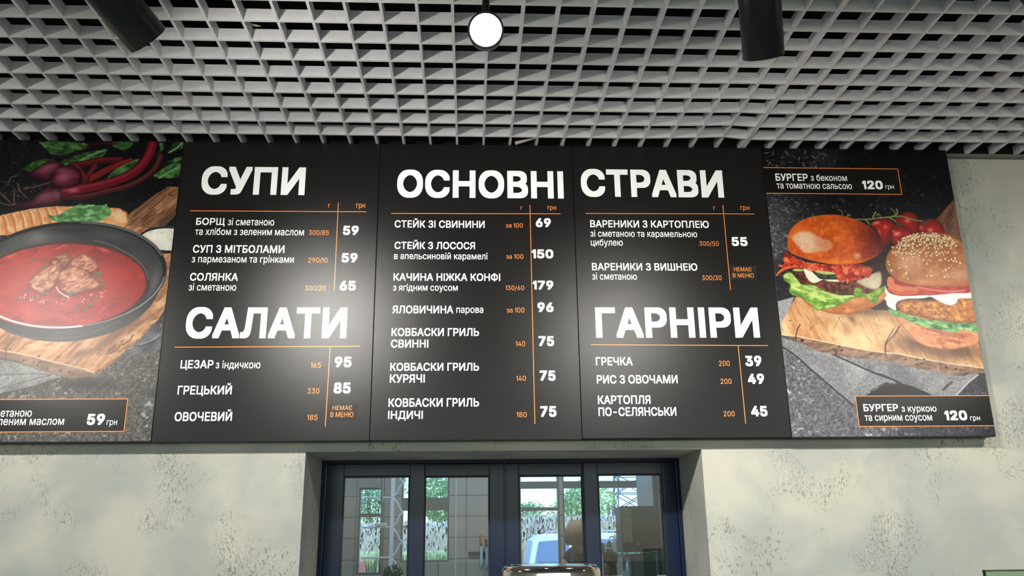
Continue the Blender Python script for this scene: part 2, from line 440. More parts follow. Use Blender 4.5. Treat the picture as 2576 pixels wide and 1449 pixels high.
class Art:
    def __init__(s, u0, u1, v0, v1, step):
        s.nx = int(round((u1 - u0) / step)) + 1; s.ny = int(round((v1 - v0) / step)) + 1
        s.u = np.linspace(u0, u1, s.nx); s.v = np.linspace(v0, v1, s.ny)
        s.U, s.V = np.meshgrid(s.u, s.v)
        s.C = np.zeros((s.ny, s.nx, 3))
        s.b = (u0, u1, v0, v1, step)
    def win(s, lo, hi, pad):
        i0, i1 = np.searchsorted(s.u, [lo[0] - pad, hi[0] + pad]); j0, j1 = np.searchsorted(s.v, [lo[1] - pad, hi[1] + pad])
        return slice(j0, j1), slice(i0, i1)
    def sd(s, P, closed=True, pad=.02):
        """window and signed distance (positive inside) to a polyline/polygon"""
        sl = s.win(P.min(0), P.max(0), pad)
        x = s.U[sl]; y = s.V[sl]
        d = np.full(x.shape, 1e9); ins = np.zeros(x.shape, bool)
        n = len(P)
        for k in range(n if closed else n - 1):
            ax, ay = P[k]; bx, by = P[(k + 1) % n]; ex, ey = bx - ax, by - ay
            t = np.clip(((x - ax) * ex + (y - ay) * ey) / (ex * ex + ey * ey + 1e-12), 0, 1)
            d = np.minimum(d, (x - ax - t * ex) ** 2 + (y - ay - t * ey) ** 2)
            if closed and by != ay:
                ins ^= ((ay > y) != (by > y)) & (x < (y - ay) * ex / (by - ay) + ax)
        d = np.sqrt(d)
        return sl, (np.where(ins, d, -d) if closed else d)
    def put(s, sl, a, col):
        a = np.clip(a, 0, 1)[..., None]
        s.C[sl] = s.C[sl] * (1 - a) + np.array(col) * a
    def poly(s, pts, col, soft=.0022, smooth=True, alpha=1., var=None, wob=0., rim=None):
        """var=(colour2, scale, seed[, rot, stretch, lo, hi]); rim=(colour, width)"""
        P = spline(pts) if smooth else np.array(pts, float)
        sl, d = s.sd(P)
        x, y = s.U[sl], s.V[sl]
        if wob: d = d + (fbm(x, y, wob * 4, 91, 2) - .5) * wob
        a = np.clip(d / soft + .5, 0, 1) * alpha
        c = np.ones(x.shape + (3,)) * np.array(col, float)
        for vv in (var if isinstance(var, list) else [var] if var else []):
            c2, sc, sd_ = vv[:3]; rot = vv[3] if len(vv) > 3 else 0; st = vv[4] if len(vv) > 4 else 1; lo = vv[5] if len(vv) > 5 else .35; hi = vv[6] if len(vv) > 6 else .65
            t = np.clip((fbm(x, y, sc, sd_, 4, rot, st) - lo) / (hi - lo), 0, 1)[..., None]
            c = c * (1 - t) + np.array(c2, float) * t
        if rim:
            t = (np.clip(1 - d / rim[1], 0, 1) ** 1.5)[..., None]
            c = c * (1 - t) + np.array(rim[0], float) * t
        s.put(sl, a, c)
        return sl, a
    def blob(s, c, rx, ry, col, alpha=1., rot=0., hard=1., mask=None):
        r = max(rx, ry) * 2.6
        sl = s.win((c[0] - r, c[1] - r), (c[0] + r, c[1] + r), 0) if mask is None else mask[0]
        x = s.U[sl] - c[0]; y = s.V[sl] - c[1]
        k, q = math.cos(rot), math.sin(rot)
        d2 = ((x * k + y * q) / rx) ** 2 + ((-x * q + y * k) / ry) ** 2
        a = np.exp(-d2 ** hard) * alpha
        if mask is not None: a = a * mask[1]
        s.put(sl, a, col)
    def line(s, pts, wd, col, alpha=1., smooth=True, taper=False):
        P = np.array(pts, float)
        if smooth and len(P) > 2:
            e = np.vstack([2 * P[0] - P[1], P, 2 * P[-1] - P[-2]]); o = []
            for i in range(1, len(e) - 2):
                for t in np.arange(6) / 6:
                    a, b, c, d = e[i - 1:i + 3]
                    o.append(.5 * ((2 * b) + (c - a) * t + (2 * a - 5 * b + 4 * c - d) * t * t + (3 * b - a - 3 * c + d) * t ** 3))
            P = np.array(o + [P[-1]])
        sl, d = s.sd(P, False)
        s.put(sl, np.clip((wd / 2 - d) / .0016 + .5, 0, 1) * alpha, col)
    def texture(s, sl, a, fn, amt):
        x, y = s.U[sl], s.V[sl]
        s.C[sl] = np.clip(s.C[sl] + (fn(x, y) * amt * a)[..., None], 0, 255)
    def seeds(s, pts, col, dark, L=.0075, seed=0):
        r = random.Random(seed)
        for x, y in pts:
            an = r.uniform(-.6, 2.2); l = L * r.uniform(.85, 1.15)
            s.blob((x + .001, y - .0018), l * .62, l * .42, dark, .55, an, 2)
            s.blob((x, y), l * .55, l * .36, col, 1., an, 3)
    def mesh(s, name, y, m, parent, gain):
        nx, ny = s.nx, s.ny
        co = np.empty((ny * nx, 3), np.float32); co[:, 0] = s.U.ravel(); co[:, 1] = y; co[:, 2] = s.V.ravel()
        i = np.arange(nx - 1)[None] + np.arange(ny - 1)[:, None] * nx
        f = np.stack([i, i + 1, i + 1 + nx, i + nx], -1).reshape(-1).astype(np.int32)
        me = bpy.data.meshes.new(name); nf = (nx - 1) * (ny - 1)
        me.vertices.add(nx * ny); me.vertices.foreach_set('co', co.ravel())
        me.loops.add(nf * 4); me.loops.foreach_set('vertex_index', f)
        me.polygons.add(nf); me.polygons.foreach_set('loop_start', np.arange(nf, dtype=np.int32) * 4)
        me.update(calc_edges=True)
        c = np.clip(s.C, 0, 255) / 255.
        l = np.where(c <= .04045, c / 12.92, ((c + .055) / 1.055) ** 2.4) * gain
        at = me.color_attributes.new('ink', 'FLOAT_COLOR', 'POINT')
        at.data.foreach_set('color', np.concatenate([np.clip(l, 0, .95), np.ones((ny, nx, 1))], -1).astype(np.float32).ravel())
        me.materials.append(m); me.transform(root_matrix(parent).inverted())
        o = bpy.data.objects.new(name, me); COL.objects.link(o); o.parent = parent
        return o

M['print'] = satin('satin_photo_print', (128, 128, 128), None, .38, .55, 'ink')

def stone(A, lightspot, seed, dark, lite):
    """dark speckled stone table: lighter towards given places, all as printed ink"""
    x, y = A.U, A.V
    n = fbm(x, y, .10, seed, 4); f = fbm(x, y, .010, seed + 5, 3); ff = fbm(x, y, .0045, seed + 9, 2)
    k = np.zeros_like(x)
    for (cx, cy), r, s_ in lightspot: k += s_ * np.exp(-(((x - cx) / r) ** 2 + ((y - cy) / r) ** 2))
    k = np.clip(k * (.7 + .6 * n), 0, 1.2)
    c = np.array(dark)[None, None] * (1 - k[..., None]) + np.array(lite)[None, None] * k[..., None]
    c = c * (1 + (ff - .5) * .75 + (f - .5) * .35)[..., None]
    sp = np.clip((f - .66) / .08, 0, 1) * np.clip((n - .38) / .2, 0, 1)
    A.C[:] = c + (sp * (12 + 34 * k))[..., None]

def flecks(A, rect, n, seed, col, L=.012):
    r = random.Random(seed)
    for _ in range(n):
        x = r.uniform(rect[0], rect[1]); y = r.uniform(rect[2], rect[3])
        A.blob((x, y), L * r.uniform(.2, .8), L * r.uniform(.08, .25), col, r.uniform(.2, .65), r.uniform(0, 3), 2)

def weave(A, msk, rot, amt=26):
    c, q = math.cos(rot), math.sin(rot)
    A.texture(msk[0], msk[1], lambda x, y: np.sin((x * c + y * q) * 2 * PI / .0052 + 3 * fbm(x, y, .05, 3, 2)) * .6 + (fbm(x, y, .004, 8, 2) - .5) * 1.6, amt)

def grain(A, msk, rot, n, seed, dark=(120, 82, 56), lite=(228, 190, 150), L=.03):
    """fine wood grain strokes kept inside a painted shape"""
    r = random.Random(seed); js, is_ = msk[0]
    u0, u1 = A.u[is_][0], A.u[is_][-1]; v0, v1 = A.v[js][0], A.v[js][-1]
    for _ in range(n):
        c = (r.uniform(u0, u1), r.uniform(v0, v1)); l = L * r.uniform(.3, 1.2); th = r.uniform(.0007, .0016)
        A_ = r.uniform(.15, .5); an = rot + r.gauss(0, .07); col = dark if r.random() < .62 else lite
        sl = A.win((c[0] - l, c[1] - l), (c[0] + l, c[1] + l), 0)
        # overlap of stroke window and shape window
        j0, j1 = max(sl[0].start, js.start), min(sl[0].stop, js.stop); i0, i1 = max(sl[1].start, is_.start), min(sl[1].stop, is_.stop)
        if j1 <= j0 or i1 <= i0: continue
        m = msk[1][j0 - js.start:j1 - js.start, i0 - is_.start:i1 - is_.start]
        A.blob(c, l, th, col, A_, an, 1.5, ((slice(j0, j1), slice(i0, i1)), m))

def finish(A, seed):
    """printing grain and a little more contrast over the whole picture"""
    g = (fbm(A.U, A.V, .0035, seed, 2) - .5) * .10 + (fbm(A.U, A.V, .009, seed + 3, 3) - .5) * .08
    A.C *= (1 + g)[..., None]
    A.C = np.clip((A.C - 96) * 1.08 + 94, 2, 255)

# --- the printed burger photograph
A = burger_print = Art(.7085, 1.4125, 1.9335, 2.9970, .0015)
stone(A, [([(0.7692,2.1246)][0], .22, 1.05), ([(0.7585,1.9691)][0], .25, .9), ([(0.7209,2.5977)][0], .13, .55), ([(0.7262,2.7370)][0], .14, .5), ([(0.9396,2.9589)][0], .06, .35), ([(0.8113,2.9804)][0], .05, .2), ([(1.3645,2.1037)][0], .10, .3), ([(0.7795,1.9517)][0], .2, .7), ([(1.2278,1.9455)][0], .25, .75)], 3, (20, 20, 24), (84, 83, 88))
flecks(A, (.72, 1.0, 2.70, 2.80), 90, 5, (120, 118, 124)); flecks(A, (.72, .95, 2.90, 2.985), 50, 6, (150, 150, 155), .016); flecks(A, (.95, 1.25, 2.66, 2.78), 60, 7, (120, 118, 128)); flecks(A, (.72, .83, 2.35, 2.7), 60, 8, (130, 126, 132), .008); flecks(A, (1.1, 1.38, 2.75, 2.9), 60, 9, (70, 68, 74), .014)
# wooden handle at the upper right
A.poly([(1.4092,2.7963),(1.3743,2.7612),(1.3300,2.7177),(1.3506,2.6921),(1.3504,2.6537),(1.4064,2.6329),(1.4236,2.6372),(1.4151,2.7572)], (118, 84, 68), var=((92, 64, 52), .05, 11, 1.0, 5.), smooth=False)
for q in ([(1.4041,2.7658),(1.3796,2.7181),(1.3622,2.6879)], [(1.4011,2.7355),(1.3767,2.7009),(1.3677,2.6837)]): A.line(q, .004, (66, 44, 36), .7)
# vine tomatoes
def tomato(pts, hl, base=(172, 34, 26), dark=(96, 14, 14)):
    k = A.poly(pts, base, var=((150, 26, 22), .05, 21), rim=(dark, .03))
    for (cx, cy), rx, ry, al in hl: A.blob((cx, cy), rx, ry, (238, 150, 130), al, .3, 1.6, k)
tomato([(1.1784,2.7167),(1.2013,2.7383),(1.2314,2.7463),(1.2584,2.7344),(1.2634,2.7001),(1.2519,2.6659),(1.2226,2.6615),(1.1861,2.6911)], [([(1.2222,2.7127)][0], .012, .009, .6)])
tomato([(1.0815,2.6946),(1.1034,2.7140),(1.1331,2.7206),(1.1647,2.7123),(1.1732,2.6867),(1.1566,2.6568),(1.1441,2.6272),(1.1277,2.5977),(1.1123,2.5892),(1.1096,2.6270),(1.1013,2.6692)], [([(1.1039,2.7025)][0], .016, .006, .7), ([(1.1367,2.6886)][0], .007, .008, .5), ([(1.1115,2.6693)][0], .004, .016, .5)])
tomato([(1.1562,2.6823),(1.1868,2.6953),(1.2142,2.6870),(1.2321,2.6700),(1.2282,2.6446),(1.1936,2.6317),(1.1673,2.6189),(1.1488,2.6314),(1.1464,2.6568)], [([(1.1756,2.6612)][0], .014, .008, .8), ([(1.1649,2.6717)][0], .006, .006, .5)])
tomato([(1.2566,2.6830),(1.2709,2.7087),(1.3099,2.7210),(1.3413,2.7114),(1.3540,2.6879),(1.3499,2.6580),(1.3039,2.6577),(1.2639,2.6639)], [([(1.3029,2.6769)][0], .012, .009, .6), ([(1.2693,2.6852)][0], .006, .01, .5)])
A.blob([(1.1318,2.5977)][0], .03, .03, (30, 14, 16), .75)
GS = (110, 120, 72)
for q, wd in (([(1.0260,2.7156),(1.0629,2.7167),(1.0917,2.7182),(1.1210,2.7227),(1.1500,2.7242),(1.1694,2.7166),(1.1793,2.7060)], .005), ([(1.0628,2.7159),(1.0721,2.7095),(1.0786,2.6967)], .005), ([(1.1210,2.7227),(1.1627,2.7273),(1.2001,2.7297),(1.2238,2.7234),(1.2552,2.7138),(1.2795,2.7109)], .005), ([(1.1627,2.7273),(1.1822,2.7339),(1.1903,2.7469),(1.1877,2.7576)], .006), ([(1.1825,2.7360),(1.1747,2.7532),(1.1636,2.7618)], .003), ([(1.0941,2.7204),(1.1029,2.7397),(1.1097,2.7441)], .006), ([(1.1099,2.7312),(1.1170,2.7377),(1.1240,2.7292)], .004), ([(0.9818,2.7308),(0.9821,2.7453),(0.9711,2.7549)], .003), ([(0.9998,2.7277),(1.0055,2.7358),(1.0110,2.7310)], .005)):
    A.line(q, wd, GS); A.line([(x + .0006, y + .0012) for x, y in q], wd * .35, (156, 160, 106), .6)
for q in ([(1.1871,2.6975),(1.1801,2.7060)], [(1.1871,2.6975),(1.1996,2.6988)], [(1.1871,2.6975),(1.1951,2.6826)], [(1.1871,2.6975),(1.1738,2.6910)], [(1.2867,2.7046),(1.2764,2.7174)], [(1.2867,2.7046),(1.3094,2.7176)], [(1.2867,2.7046),(1.2932,2.6939)], [(1.2867,2.7046),(1.2771,2.6959)]): A.line(q, .0045, (66, 76, 44), 1., False)
# linen napkin
k = A.poly([(0.7029,2.4042),(0.7703,2.4229),(0.7427,2.3691),(0.7127,2.3251),(0.7041,2.2779),(0.6862,2.2779)], (150, 149, 152), smooth=False); weave(A, k, 1.1, 30)
k = A.poly([(0.7075,2.2761),(0.7734,2.2562),(0.8525,2.2273),(0.9278,2.1986),(1.0152,2.1557),(1.0894,2.1236),(1.0896,2.1131),(1.0526,2.1167),(1.0069,2.0957),(0.9758,2.0766),(0.9521,2.0715),(0.9454,2.0611),(0.9356,2.0403),(0.9098,2.0595),(0.8658,2.1032),(0.8273,2.1367),(0.7924,2.1721),(0.7507,2.2131),(0.7078,2.2454)], (146, 146, 149), smooth=False, var=((120, 120, 124), .08, 31)); weave(A, k, .15, 34)
A.line([(0.7076,2.2436),(0.7505,2.2114),(0.7922,2.1704),(0.8337,2.1307),(0.8780,2.0874),(0.9318,2.0386)], .005, (28, 27, 28), .8)
k = A.poly([(0.8658,2.2184),(0.9287,2.2057),(1.0355,2.1984),(1.0969,2.1876)] + [(1.1005,2.1884),(1.1718,2.1699),(1.2612,2.1495),(1.3335,2.1384),(1.3632,2.1493),(1.3860,2.1465),(1.3870,2.1419),(1.3481,2.1156),(1.3263,2.0966),(1.2961,2.0705),(1.2152,2.0708),(1.1881,2.0853),(1.1416,2.1053),(1.1062,2.1145),(1.0736,2.1300),(1.0213,2.1501)] + [(1.0876,2.1236),(1.0147,2.1521),(0.9269,2.1914)], (134, 134, 137), smooth=False, var=((104, 104, 108), .07, 32)); weave(A, k, -.9, 36)
A.line([(1.3872,2.1428),(1.3481,2.1156),(1.3263,2.0966),(1.2961,2.0705)], .006, (176, 176, 180), .8)
A.line([(1.0212,2.1492),(1.0477,2.1419),(1.0736,2.1300),(1.0943,2.1209),(1.1081,2.1145)], .006, (26, 25, 26), .85)
A.line([(1.2553,2.0914),(1.2725,2.1058),(1.2890,2.1166)], .008, (40, 40, 42), .7)
A.poly([(0.9785,2.0703),(1.0057,2.0870),(1.0552,2.1096),(1.0873,2.1095)] + [(1.0472,2.0993),(1.1079,2.1136),(1.1415,2.1044),(1.1880,2.0844),(1.2134,2.0708),(1.0104,2.0716)] + [(1.0811,2.0675)], (34, 33, 32), smooth=False)
A.line([(0.8799,2.2165),(0.9474,2.1843),(1.0147,2.1521),(1.0894,2.1236)], .006, (30, 29, 30), .85)
# the worn wooden board: end grain face first, then the top
WD = (204, 156, 112)
A.poly([(0.7086,2.2869),(0.7667,2.2598),(0.8380,2.2256),(0.9291,2.2086),(1.0211,2.1984),(1.0972,2.1894)] + [(1.0834,2.1976),(1.1040,2.1865),(1.1641,2.1681),(1.2432,2.1532),(1.3240,2.1375),(1.3502,2.1493),(1.4111,2.1464),(1.4152,2.1693),(1.3044,2.1861),(1.1783,2.2122),(1.0701,2.2345)] + [(0.9357,2.2597),(0.7759,2.2779)], (150, 118, 98), smooth=False, var=((112, 84, 68), .03, 42, .2, 3.), wob=.004)
top = A.poly([(0.7758,2.4229),(0.7519,2.3876),(0.7105,2.3215),(0.7102,2.2851),(0.7723,2.2779),(0.8636,2.2597),(0.9864,2.2344),(1.0712,2.2217)] + [(1.0698,2.2317),(1.1141,2.2178),(1.1772,2.2048),(1.2312,2.1936),(1.3399,2.1759),(1.4146,2.1657),(1.4116,2.2119),(1.4080,2.2979),(1.2410,2.3737),(1.0524,2.3735)] + [(0.9213,2.4326)], WD, smooth=False, var=[((176, 126, 84), .05, 41, -1.15, 5., .4, .7), ((222, 186, 142), .09, 43, 0, 1, .45, .75)], wob=.003)
A.line([(0.7102,2.2851),(0.7723,2.2779),(0.8636,2.2590),(0.9863,2.2333),(1.0711,2.2210)] + [(1.1140,2.2169),(1.2311,2.1933),(1.3398,2.1756),(1.4146,2.1657)], .004, (232, 204, 168), .8)
for q, wd, al in (([(1.1344,2.3167),(1.1158,2.2923),(1.0938,2.2698),(1.0786,2.2549),(1.0713,2.2364),(1.0684,2.2160),(1.0728,2.2013)], .004, .9), ([(1.1344,2.3167),(1.1219,2.2960),(1.1093,2.2736)], .002, .7), ([(0.7790,2.3215),(0.7657,2.2996),(0.7567,2.2670)], .004, .9), ([(0.8197,2.3142),(0.8108,2.2996)], .002, .7), ([(0.9256,2.3509),(0.9074,2.3215),(0.8938,2.2996)], .002, .5), ([(0.8857,2.2345),(0.8956,2.2273),(0.8944,2.2183)], .005, .9), ([(1.2607,2.1862),(1.2562,2.1587)], .003, .8), ([(1.2297,2.1789),(1.2382,2.1679)], .003, .8), ([(1.0715,2.2235),(1.0733,2.2487),(1.0855,2.2705),(1.1126,2.3070)], .003, .9)): A.line(q, wd, (58, 36, 26), al)
for p, rx, ry in (([(0.7798,2.2652)][0], .006, .006), ([(0.9084,2.2435)][0], .005, .003), ([(0.9156,2.2291)][0], .006, .003), ([(1.1380,2.1975)][0], .006, .003), ([(1.1776,2.1956)][0], .004, .005), ([(1.2039,2.1974)][0], .004, .003), ([(1.1935,2.1841)][0], .004, .003), ([(1.1751,2.1794)][0], .005, .002), ([(1.3115,2.1622)][0], .006, .003), ([(1.3270,2.1604)][0], .004, .003), ([(1.2775,2.1696)][0], .004, .006), ([(1.0182,2.2164)][0], .006, .003), ([(0.7463,2.3361)][0], .005, .002)): A.blob(p, rx, ry, (40, 26, 20), .9, .3, 2)
r = random.Random(4)
for _ in range(70):
    p = [(1.0333,2.2364)][0]; A.blob((r.uniform(.80, 1.38), r.uniform(2.17, 2.33)), r.uniform(.001, .004), r.uniform(.0006, .0018), (104, 70, 46), .6, r.uniform(-1, 1), 2, top)
A.blob([(0.9418,2.3069)][0], .016, .03, (150, 108, 78), .55, .5, 1, top); A.blob([(0.9679,2.3399)][0], .01, .02, (92, 58, 40), .6, .5, 1, top)
A.blob([(0.7183,2.3105)][0], .03, .05, (236, 212, 172), .5, 0, 1, top); A.blob([(0.9877,2.2705)][0], .05, .03, (234, 206, 150), .5, 0, 1, top)
for p, rx, ry, al in (([(1.0229,2.3695)][0], .12, .02, .6), ([(1.2033,2.2530)][0], .09, .028, .75), ([(1.3106,2.2231)][0], .11, .03, .65), ([(1.3483,2.2249)][0], .03, .02, .5)): A.blob(p, rx, ry, (66, 40, 28), al, -.05, 1, top)
grain(A, top, -1.15, 420, 61); grain(A, top, -1.15, 90, 62, (84, 54, 38), (240, 210, 170), .012)
# bacon burger
A.poly([(0.7972,2.4229),(0.8200,2.3898),(0.8594,2.3733),(0.9021,2.3605),(0.9403,2.3593),(0.9792,2.3630),(1.0194,2.3750),(1.0569,2.3886),(1.1001,2.4205),(1.1079,2.4540),(1.0835,2.4509),(1.0156,2.4355),(0.9251,2.4262),(0.8371,2.4351)], (206, 142, 88), var=((176, 106, 60), .04, 51), rim=((150, 84, 44), .012))
A.line([(0.8780,2.3808),(0.9190,2.3779),(0.9790,2.3840),(1.0409,2.4022)], .003, (150, 90, 50), .6)
A.blob([(0.9882,2.4081)][0], .03, .012, (226, 170, 110), .6)
A.poly([(0.7748,2.5420),(0.8169,2.5175),(0.8730,2.4870),(0.9959,2.5120),(1.1004,2.5278),(1.1137,2.4939),(1.0964,2.4570),(1.0451,2.4325),(0.9255,2.4292),(0.8284,2.4624),(0.7724,2.4928)], (50, 24, 20))
PT = A.poly([(0.7796,2.5174),(0.8162,2.5113),(0.8311,2.4853),(0.8783,2.4809),(0.9320,2.4810),(0.9925,2.4858),(1.0339,2.4599),(1.0651,2.4478),(1.0248,2.4370),(0.9706,2.4329),(0.9143,2.4346),(0.8683,2.4473),(0.8230,2.4670),(0.7897,2.4882)], (118, 62, 48), var=[((66, 30, 26), .012, 52, 0, 1, .42, .6)], wob=.004)
r = random.Random(7)
for _ in range(60): A.blob((r.uniform([(0.7863,2.5112)][0][0], [(1.0651,2.5122)][0][0]), r.uniform([(0.6597,2.4347)][0][1], [(0.6666,2.5047)][0][1])), .0025, .0014, (196, 140, 128), .6, r.uniform(-1, 1), 2, PT)
LG = (134, 172, 74); LD = (84, 124, 44); LL = (190, 212, 128)
k = A.poly([(0.7392,2.5019),(0.7658,2.5142),(0.7846,2.4959),(0.7945,2.4776),(0.8054,2.4684),(0.8465,2.4640),(0.8969,2.4382),(0.9435,2.4308),(0.9876,2.4263),(0.9551,2.4050),(0.9052,2.3854),(0.8717,2.3772),(0.8420,2.3763),(0.8211,2.3988),(0.7965,2.4168),(0.7708,2.4243),(0.7519,2.4409),(0.7605,2.4653),(0.7428,2.4804)], LG, wob=.006, var=[(LD, .03, 53, .5, 2., .45, .7), (LL, .035, 54, -.4, 2.5, .5, .7)], rim=(LD, .006))
A.line([(0.7684,2.4561),(0.8253,2.4350),(0.8824,2.4170),(0.9426,2.4232),(0.9816,2.4263)], .005, LL, .8); A.line([(0.7890,2.4289),(0.8336,2.4048),(0.8806,2.4019)], .004, LD, .8); A.line([(0.8103,2.4593),(0.8560,2.4442),(0.8965,2.4352)], .008, LL, .7)
A.blob([(0.7881,2.4471)][0], .018, .008, (206, 222, 150), .7, -.4, 1, k)
A.poly([(0.9931,2.4567),(1.0149,2.4522),(1.0246,2.4355),(1.0491,2.4401),(1.1067,2.4662),(1.0908,2.4387),(1.0732,2.4204),(1.0696,2.4053),(1.0496,2.4007),(1.0390,2.4097),(1.0259,2.4233),(0.9870,2.4217)], (150, 180, 70), wob=.004, var=(LD, .02, 55), rim=(LD, .004))
A.poly([(1.0008,2.4812),(1.0357,2.4952),(1.0679,2.5107),(1.0944,2.5170),(1.0943,2.4846),(1.0867,2.4631),(1.0715,2.4508),(1.0507,2.4514),(1.0195,2.4645)], (206, 196, 172), var=((186, 172, 146), .05, 56), rim=((156, 134, 104), .009))
A.poly([(0.8144,2.5267),(0.8355,2.5237),(0.8569,2.5023),(0.8732,2.4885),(0.9148,2.4871),(0.9565,2.4857),(0.9496,2.4786),(0.9019,2.4794),(0.8848,2.4855),(0.8725,2.4824),(0.8475,2.4728),(0.8306,2.4807),(0.8185,2.5052)], (228, 226, 204), rim=((196, 186, 150), .004))
cu = [(0.8466,2.5213),(0.8712,2.5214),(0.9065,2.5163),(0.9297,2.5102),(0.9291,2.4939),(0.9033,2.4901),(0.8738,2.4937),(0.8545,2.5069)]
A.poly(cu, (28, 52, 38), var=((60, 88, 70), .012, 57)); A.poly([(0.8503,2.5219),(0.8742,2.5220),(0.9067,2.5178),(0.9312,2.5102),(0.9262,2.5062),(0.8932,2.5055),(0.8640,2.5115)], (186, 188, 110))
A.poly([(0.7725,2.5210),(0.7935,2.5220),(0.8109,2.5175),(0.8074,2.5128),(0.7777,2.5143)], (44, 66, 44)); A.poly([(0.7758,2.5241),(0.7970,2.5267),(0.8144,2.5218),(0.8079,2.5175),(0.7811,2.5180)], (176, 184, 112))
bac = A.poly([(0.7101,2.4993),(0.7214,2.5171),(0.7391,2.5289),(0.7208,2.5393),(0.7453,2.5450),(0.7432,2.5682),(0.7574,2.5885),(0.7729,2.5792),(0.7980,2.5623),(0.8264,2.5484),(0.8622,2.5470),(0.9097,2.5426),(0.9699,2.5428),(1.0245,2.5461),(1.0711,2.5339),(1.0616,2.5091),(1.0473,2.4921),(1.0243,2.4998),(1.0183,2.4890),(0.9803,2.4842),(0.9667,2.4719),(0.9625,2.4857),(0.9406,2.4780),(0.9306,2.4933),(0.9269,2.5117),(0.8770,2.5202),(0.8350,2.5191),(0.8151,2.5283),(0.7882,2.5282),(0.7583,2.5271),(0.7391,2.5157)], (196, 70, 46), smooth=False, wob=.006, var=[((146, 34, 26), .018, 58, 0, 1, .42, .6), ((226, 122, 80), .016, 59, .4, 1, .52, .68)])
r = random.Random(9)
for _ in range(46): A.blob((r.uniform([(0.7689,2.7954)][0][0], [(1.0954,2.7981)][0][0]), r.uniform([(0.6654,2.4924)][0][1], [(0.6722,2.5601)][0][1])), r.uniform(.003, .008), r.uniform(.002, .004), r.choice([(236, 140, 100), (120, 26, 20), (228, 96, 60), (170, 44, 34)]), .7, r.uniform(-1, 1), 2, bac)
A.line([(0.7139,2.5018),(0.7370,2.5234),(0.7648,2.5327),(0.7951,2.5359)], .006, (232, 120, 66), .8)
A.blob([(1.0482,2.5431)][0], .03, .012, (50, 16, 14), .8, 0, 1); A.blob([(1.0966,2.5433)][0], .02, .03, (44, 20, 20), .7)
bun = A.poly([(0.7658,2.6167),(0.7720,2.6482),(0.7849,2.6752),(0.8137,2.7024),(0.8587,2.7232),(0.9086,2.7328),(0.9516,2.7338),(0.9937,2.7280),(1.0376,2.7119),(1.0746,2.6914),(1.1012,2.6628),(1.1146,2.6281),(1.1124,2.5997),(1.0923,2.5776),(1.0566,2.5603),(1.0249,2.5493),(0.9700,2.5441),(0.9249,2.5436),(0.8924,2.5481),(0.8631,2.5542),(0.8051,2.5716),(0.7766,2.5855),(0.7672,2.6011)], (208, 98, 38), var=[((186, 82, 30), .03, 60), ((222, 116, 48), .018, 61, 0, 1, .5, .75)])
for p, rx, ry, c, al, ro in (([(1.1029,2.6311)][0], .036, .085, (52, 14, 12), 1., .35), ([(1.0650,2.6436)][0], .05, .085, (124, 38, 20), .75, .35), ([(1.0663,2.5869)][0], .045, .035, (120, 36, 22), .7, 0), ([(0.9922,2.7164)][0], .07, .03, (170, 66, 28), .5, -.2), ([(0.7969,2.6610)][0], .03, .05, (226, 110, 40), .6, -.4), ([(0.9409,2.5520)][0], .09, .010, (228, 128, 40), .7, 0)):
    A.blob(p, rx, ry, c, al, ro, 1, bun)
hl = A.poly([(0.7867,2.6451),(0.8096,2.6658),(0.8403,2.6692),(0.8636,2.6614),(0.8860,2.6457),(0.9182,2.6364),(0.9295,2.6176),(0.9166,2.5987),(0.8796,2.5922),(0.8429,2.5874),(0.8194,2.5919),(0.8064,2.6107),(0.7958,2.6231)], (208, 158, 130), soft=.010, alpha=.85, wob=.006, var=((222, 190, 164), .06, 63)); A.blob([(0.8247,2.6390)][0], .030, .022, (224, 196, 170), .8, .2, 1.2, hl); A.blob([(0.9068,2.6175)][0], .03, .02, (204, 120, 78), .7, 0, 1.2, hl)
A.blob([(1.0166,2.5773)][0], .014, .012, (214, 158, 140), .85, .3, 1.5, bun)
A.texture(bun[0], bun[1], lambda x, y: fbm(x, y, .006, 62, 2) - .5, 26)
# chicken burger
cb = A.poly([(1.1243,2.3482),(1.1426,2.3163),(1.1587,2.2926),(1.1854,2.2611),(1.2144,2.2453),(1.2445,2.2367),(1.2832,2.2327),(1.3227,2.2335),(1.3757,2.2432),(1.4098,2.2570),(1.4189,2.3085),(1.3274,2.3084),(1.2135,2.3403),(1.1570,2.3602)], (204, 136, 92), var=[((160, 84, 54), .04, 71, -.2, 2, .45, .65), ((222, 160, 112), .03, 72, -.3, 3, .5, .7)], rim=((150, 90, 56), .008))
A.blob([(1.3155,2.2847)][0], .06, .012, (136, 60, 40), .6, -.05, 1, cb)
k = A.poly([(1.1005,2.3802),(1.1200,2.3782),(1.1494,2.3622),(1.1839,2.3542),(1.2138,2.3423),(1.2495,2.3423),(1.2730,2.3523),(1.2923,2.3555),(1.2906,2.3383),(1.3150,2.3292),(1.3473,2.3324),(1.3676,2.3344),(1.3868,2.3304),(1.4151,2.3324),(1.4117,2.2906),(1.3658,2.3005),(1.3608,2.3065),(1.3409,2.2946),(1.3168,2.2926),(1.2864,2.3005),(1.2288,2.3116),(1.1950,2.3235),(1.1653,2.3362),(1.1476,2.3502),(1.1233,2.3462),(1.1061,2.3642)], (98, 152, 88), smooth=False, wob=.005, var=[((48, 96, 48), .022, 73, 0, 1, .45, .65), ((156, 196, 130), .03, 74, -.2, 3, .5, .72)])
